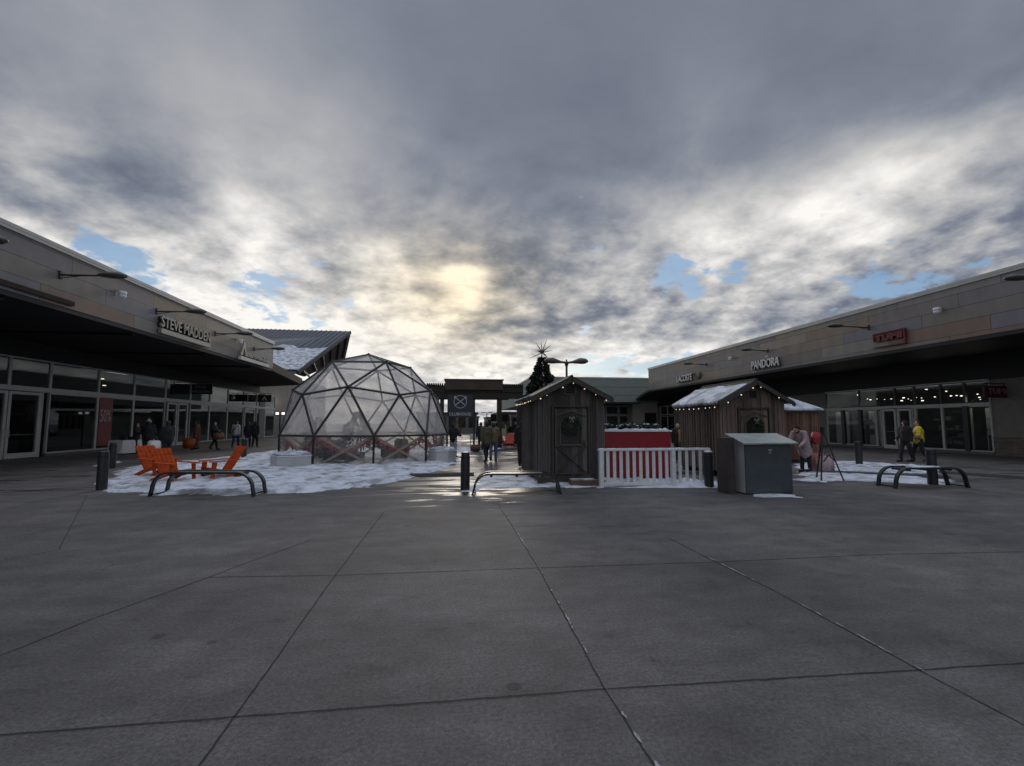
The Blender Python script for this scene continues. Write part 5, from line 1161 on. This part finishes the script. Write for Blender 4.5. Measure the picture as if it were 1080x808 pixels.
# centre pair walking away on the wet paving
p=G(513,488.0); person(p,R(180+25),'person in olive coat and dark trousers striding on the wet paving between dome and hut',olv,blk2,H=1.70,stride=.20,armL=(10,15),armR=(-8,10),long_=.08,hat=None)
p=G(519.5,487.2); person(p+Vector((.04,.15,0)),R(180-10),'person in tan jacket and pale blue jeans walking beside the olive coat',tan,jean,H=1.66,stride=.16,armL=(10,60),armR=(5,70))
p=G(478,482.5); person(Vector((p.x,p.y,0)),R(150),'person in black jacket and pale trousers standing just right of the dome',blk,pale,H=1.62,stride=.05,armL=(10,70),armR=(10,70))
p=G(507,476); person(p,R(190),'person in dark jacket walking far off behind the olive coat, left side',blk,blk2,H=1.68,stride=.1,armL=(0,20),armR=(0,20))
p=G(523.5,473); person(p,R(170),'person in mustard jacket far off under the bright gap, right of the walking pair',C_('dull_tan',(.14,.12,.08)),blk2,H=1.66,stride=.1)
bag(G(501.5,476.5),.3,.55,.40,.3,C_('brown_bag',(.11,.06,.045)),'brown slanted shopping bag standing on the far snow left of the walking pair')
# white notice box beyond
a=HY(495.5,464,32); b=HY(505.5,459,32); t=thing('sandwich_board','small blank white notice panel on legs beyond the walking pair','notice board',(a.x,32,0)); m=MB(); m.box((0,0,a.z),(b.x-a.x,.05,b.z)); m.build('panel',M['white_paint'],t)
for x in (.04,b.x-a.x-.08): m=MB(); m.box((x,.0,0),(x+.04,.05,a.z)); m.build('leg',M['dark_metal'],t)
p=G(551,494); person(p+Vector((.05,.3,0)),R(170),'person in black mostly hidden behind the left wall of the dark hut',blk,blk2,H=1.74,stride=.05,hood=True)
# yellow people behind the red counter
p=HY(722.5,446,17); person((p.x,17.2,0),R(30),'person in mustard coat seen between the red counter and the brown hut',mus,blk2,H=1.60,stride=.05,armL=(20,40),armR=(20,40))
p=HY(716,446,18.5); person((p.x,18.6,0),R(-30),'person in dark coat standing behind the mustard coat by the brown hut',blk,blk2,H=1.62,stride=.05)
# right side
p=G(957,487.3); person(p,R(180+20+70),'person in black carrying a small bag, walking left of the yellow jacket',blk,blk2,H=1.72,stride=.20,armL=(5,35),armR=(-10,20),hood=True)
p=G(971,487.6); person(p,R(180+55),'person in bright yellow jacket and black trousers walking before the right shop',yel,blk2,H=1.72,stride=.24,armL=(10,50),armR=(10,50),hair=M['hair'],fat=1.12)
bag(G(960.5,487.3)+Vector((0,-.33,.98)),R(80),.30,.16,.14,C_('greypink_bag',(.20,.16,.17)),'small grey-pink handbag held by the black-clad walker at the right shop',False)
p=G(850.5,498.3); T,arms=person(p,R(-70),'person bending forward in pinkish-white coat and black beret beside the easel',pink,blk2,H=1.72,stride=.05,lean=40,armL=(30,60),armR=(18,45),hat=blk,long_=.22,fat=1.2)
bag(G(860,498.8)+Vector((.02,-.12,.95)),R(10),.30,.40,.20,red,'deep red shoulder bag on the hip of the bending person by the easel')
bag(G(871.5,498.8),R(20),.52,.55,.34,C_('pink_white_bag',(.40,.30,.33)),'big pinkish-white tote bag on the snow behind the easel legs')
bag(G(867.5,497.5)+Vector((.0,.15,.0)),R(-20),.42,.62,.22,C_('salmon_bag',(.30,.13,.13)),'tall salmon-pink bag standing between the bending person and the easel')
# left side shoppers
p=G(142.5,478.5); person(p,R(100),'person in black coat at the far end of the white-clothed table',C_('dark_brown_coat',(.03,.022,.02)),blk2,H=1.62,stride=.05,armL=(30,50),armR=(20,50))
p=G(154.5,482); person(p,R(200),'person in black coat and pale knitted hat beside the white-clothed table',blk,blk2,H=1.80,stride=.06,hat=gry,fat=1.25,armL=(20,60),armR=(20,60))
p=G(175,486); T,arms=person(p,R(230),'broad person in black carrying a large white bag behind the orange chairs',blk,blk2,H=1.74,stride=.12,fat=1.25,armL=(5,5),armR=(5,10))
bag(G(165.5,486)+Vector((0,-.25,.33)),R(5),.44,.56,.2,C_('white_bag',(.85,.86,.90)),'large white shopping bag held by the broad person in black')
p=G(207,474.3); person(p,R(-80),'person in long rust-brown coat walking before the middle left shop',brn,brn,H=1.78,stride=.12,long_=.30)
bag(G(203.5,474.5)+Vector((-.1,-.3,.10)),R(5),.60,.62,.25,orb,'orange-brown shopping bag held beside the long rust-brown coat')
p=G(225,474.3); person(p,R(80),'person in black striding right with a pinkish bag, left walkway',blk,blk2,H=1.70,stride=.30,armL=(30,60),armR=(10,60))
bag(G(230,474.5)+Vector((.1,-.2,.62)),R(10),.50,.42,.25,C_('dusty_pink_bag',(.22,.09,.08)),'dusty pink bag carried by the striding person in black')
p=G(248,472.5); T,_=person(p,R(170),'person in white jacket with black diagonal strap and navy trousers, seen from behind',wht,navy,H=1.76,stride=.16)
m=MB(); m.bar((-.15,.185,1.42),(.17,.19,1.02),.03,.045,(0,1,0)); m.build('bag_strap',M['black'],T)
p=G(261,472); person(p,R(175),'person in black on the left of the dark pair near the dome, with navy trousers',blk,navy,H=1.70,stride=.08)
p=G(268.5,472); person(p,R(165),'person in black on the right of the dark pair near the dome',blk,blk2,H=1.72,stride=.10,hood=True)
p=G(292.5,473.5); person(p+Vector((-.1,1.5,0)),R(100),'dark figure half hidden behind the left edge of the dome',blk,blk2,H=1.70,stride=.1)
# ================================================================= SKY, SUN, CAMERA
sund=ray(492,300)
w=bpy.data.worlds.new('World'); scene.world=w; w.use_nodes=True; nt=w.node_tree; L=nt.links; bg=nt.nodes['Background']; BS=.1
sky=N(nt,'ShaderNodeTexSky',sky_type='NISHITA'); sky.sun_disc=False
el=math.asin(sund.z); sky.sun_elevation=el; sky.sun_rotation=math.atan2(sund.x,sund.y)
sky.dust_density=.6; sky.altitude=200
tc=N(nt,'ShaderNodeTexCoord'); vec=tc.outputs['Generated']
def mth(op,a,b=None,c=None,clamp=False):
    n=N(nt,'ShaderNodeMath',operation=op); n.use_clamp=clamp
    for i,v in enumerate((a,b,c)):
        if v is None: continue
        if isinstance(v,(int,float)): n.inputs[i].default_value=v
        else: L.new(v,n.inputs[i])
    return n.outputs[0]
def vmth(op,a,b=None,sc=None):
    n=N(nt,'ShaderNodeVectorMath',operation=op)
    for i,v in enumerate((a,b)):
        if v is None: continue
        if isinstance(v,(tuple,Vector)): n.inputs[i].default_value=tuple(v)
        else: L.new(v,n.inputs[i])
    if sc is not None:
        if isinstance(sc,(int,float)): n.inputs['Scale'].default_value=sc
        else: L.new(sc,n.inputs['Scale'])
    return n.outputs['Value'] if op in('DOT_PRODUCT','LENGTH') else n.outputs[0]
def smap(x,a,b,c=0.0,d=1.0,smooth=True):
    n=N(nt,'ShaderNodeMapRange'); n.interpolation_type='SMOOTHSTEP' if smooth else 'LINEAR'
    for k,v in (('From Min',a),('From Max',b),('To Min',c),('To Max',d)): n.inputs[k].default_value=v
    L.new(x,n.inputs[0]); return n.outputs[0]
vec=vmth('NORMALIZE',vec); sp=N(nt,'ShaderNodeSeparateXYZ'); L.new(vec,sp.inputs[0]); Z=sp.outputs[2]
zz=mth('MAXIMUM',Z,0.0)
# cloud layer: directions projected on a flat deck
inv=mth('DIVIDE',1.0,mth('ADD',zz,.30)); deck=vmth('SCALE',vec,sc=inv)
def fbm(v,scale,detail,rough,dist=0,off=(0,0,0)):
    n=N(nt,'ShaderNodeTexNoise'); n.inputs['Scale'].default_value=scale; n.inputs['Detail'].default_value=detail; n.inputs['Roughness'].default_value=rough; n.inputs['Distortion'].default_value=dist
    L.new(vmth('ADD',v,off),n.inputs[0]); return n.outputs[0]
def blob(px,py,rpx,ax=1.0,pw=1.0):
    """soft spot in a fixed sky direction, rpx wide"""
    d=ray(px,py); r=d.cross(Vector((0,0,1))).normalized(); u=r.cross(d); k=495.0/rpx
    a=mth('MULTIPLY',vmth('DOT_PRODUCT',vec,r),k/ax); b=mth('MULTIPLY',vmth('DOT_PRODUCT',vec,u),k); f=mth('GREATER_THAN',vmth('DOT_PRODUCT',vec,d),0)
    g=mth('POWER',2.718,mth('MULTIPLY',mth('ADD',mth('MULTIPLY',a,a),mth('MULTIPLY',b,b)),-1.0)); return mth('MULTIPLY',g,f)
def add(*xs):
    o=xs[0]
    for x in xs[1:]: o=mth('ADD',o,x)
    return o
big=fbm(deck,.8,4,.5,.3,(3.1,1.7,0)); med=fbm(deck,2.6,12,.56,.25,(5.3,2.2,1)); fin=fbm(deck,8.5,12,.60,.15,(1,8,2))
# broken band near the horizon, closed deck above
broken=smap(Z,.56,.20)
SKYPARAMS=None
def K(x,k): return mth('MULTIPLY',x,k)
mN=mth('SUBTRACT',med,.5); fN=mth('SUBTRACT',fin,.5); bN=mth('SUBTRACT',big,.5)
sdk=sund/(sund.z+.30)
tos=vmth('NORMALIZE',vmth('SUBTRACT',tuple(sdk),deck)); off=vmth('ADD',deck,vmth('SCALE',tos,sc=.07)); off2=vmth('ADD',deck,vmth('SCALE',tos,sc=.13))
rel=mth('SUBTRACT',fbm(deck,3.5,12,.55,.1,(2,4,6)),fbm(off,3.5,12,.55,.1,(2,4,6)))
rel2=mth('SUBTRACT',fbm(deck,1.9,6,.5,.2,(7,4,6)),fbm(off2,1.9,6,.5,.2,(7,4,6)))
val=add(K(mth('MULTIPLY',rel,smap(Z,.52,.26,.06,1.0)),1.75),K(mth('MULTIPLY',rel2,smap(Z,.62,.30,.18,1.0)),.85),K(bN,.60),K(mth('MULTIPLY',mN,smap(Z,.66,.36,.16,1.0)),.86),K(mth('MULTIPLY',fN,smap(Z,.52,.22,.06,1.0)),1.10),smap(Z,.70,.16,.27,.47))
bright=[(60,238,50,2.4,.30),(492,300,20,1.2,.60),(500,318,10,1.5,.2),(470,322,60,1.6,.08),(300,262,75,1.7,.17),(395,285,55,1.4,.12),(650,270,60,1.5,.22),(820,268,50,2.0,.30),(860,205,38,3.2,.19),(970,185,40,1.8,.20),(560,395,50,4,.30),(150,330,70,2,.22),(735,125,70,.8,.12),(300,200,120,2.2,.07),(130,60,60,2,.06),(340,150,90,1.6,.10),(400,380,70,2,.22),(700,385,40,2.5,.26),(255,215,40,1.4,.10),(1000,250,45,1.5,.12)]
dark=[(20,205,60,2.4,.26),(175,190,42,1.1,.20),(420,215,75,1.5,.14),(640,120,90,1.5,.10),(930,110,120,1.5,.08),(520,60,150,2.2,.05),(605,325,48,1.9,.20),(530,300,24,1.6,.10),(910,330,50,2.0,.14),(1060,235,40,1.4,.20),(350,310,25,1.8,.14),(600,250,45,1.2,.10),(300,210,40,1.2,.08),(700,200,60,2,.10),(30,70,90,1.5,.05),(560,355,24,3,.14),(850,290,35,1.5,.08)]
for px,py,r,ax,k in bright: val=add(val,K(blob(px,py,r,ax),k))
for px,py,r,ax,k in dark: val=add(val,K(blob(px,py,r,ax),-k))
cloud=ramp(nt,val,[(.02,(.15,.17,.225)),(.20,(.228,.252,.305)),(.36,(.352,.365,.400)),(.55,(.51,.51,.515)),(.76,(.73,.715,.70)),(1.0,(.98,.955,.91))])
# warm light coming through near the sun
sg=blob(485,308,60,1.5); warm=N(nt,'ShaderNodeMix',data_type='RGBA'); warm.blend_type='MULTIPLY'; L.new(K(sg,.85),warm.inputs['Factor']); L.new(cloud,warm.inputs['A']); warm.inputs['B'].default_value=(1.18,1.03,.76,1)
cl=warm.outputs['Result']
# openings to the blue behind
gapv=add(K(fN,1.6),K(mN,.8),K(rel,-1.6),smap(Z,.35,.62,-.10,-.55))
for px,py,r,ax,k in [(120,270,26,1.7,.55),(160,290,16,1.4,.35),(262,300,20,1.2,.42),(292,322,26,1.5,.42),(342,272,14,1.2,.40),(262,246,8,1.2,.40),(372,318,14,2,.30),(738,294,22,1.6,.44),(705,283,16,1.5,.34),(770,290,14,1.3,.36),(938,298,17,2.2,.46),(965,292,12,1.6,.34),(905,300,16,1.2,.4),(590,270,14,2,.22),(645,285,12,1.6,.28),(680,378,24,3.2,.42),(620,392,18,3,.40),(26,55,22,1.5,.16),(100,250,12,1,.3),(280,50,8,2,.1),(520,393,12,2.5,.26),(770,237,12,1.6,.20)]: gapv=add(gapv,K(blob(px,py,r,ax),k))
ga=K(smap(gapv,.24,.50),.9)
skyc=vmth('MULTIPLY',sky.outputs[0],(.9,1.0,1.05)); skyc=vmth('SCALE',skyc,sc=BS)
bluemix=N(nt,'ShaderNodeMix',data_type='RGBA'); bluemix.inputs['Factor'].default_value=.55; L.new(skyc,bluemix.inputs['A']); bluemix.inputs['B'].default_value=(.22,.37,.60,1)
fm=N(nt,'ShaderNodeMix',data_type='RGBA'); L.new(ga,fm.inputs['Factor']); L.new(cl,fm.inputs['A']); L.new(bluemix.outputs['Result'],fm.inputs['B'])
dn=smap(Z,-.06,-.005); gm=N(nt,'ShaderNodeMix',data_type='RGBA'); L.new(dn,gm.inputs['Factor']); gm.inputs['A'].default_value=(.10,.10,.11,1); L.new(fm.outputs['Result'],gm.inputs['B'])
zen_fill=smap(Z,.74,.95,1.0,3.6)  # sky overhead brightened out of frame, as added light from above
fin_=vmth('SCALE',vmth('SCALE',gm.outputs['Result'],sc=zen_fill),sc=1.0/BS)
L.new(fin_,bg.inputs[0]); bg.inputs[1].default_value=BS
w.cycles.sampling_method='MANUAL'; w.cycles.sample_map_resolution=512
# sun behind the clouds: weak and very soft
ld=bpy.data.lights.new('sun','SUN'); ld.energy=.75; ld.angle=R(16); ld.color=(1,.90,.76); lo=bpy.data.objects.new('sun',ld); col.objects.link(lo); lo.rotation_euler=(-sund).to_track_quat('-Z','Y').to_euler()
cd=bpy.data.cameras.new('camera'); co=bpy.data.objects.new('camera',cd); col.objects.link(co); cd.sensor_fit='HORIZONTAL'; cd.sensor_width=36; cd.lens=36*F/1080; cd.clip_start=.05; cd.clip_end=3000
co.matrix_world=Matrix((rt,up,-fw)).transposed().to_4x4(); co.location=CAM; scene.camera=co
scene.render.engine='CYCLES'; scene.render.resolution_x=1024; scene.render.resolution_y=766
vs=scene.view_settings; vs.view_transform='Standard'; vs.look='None'; vs.exposure=0; vs.gamma=1
scene.cycles.max_bounces=8; scene.cycles.transparent_max_bounces=24
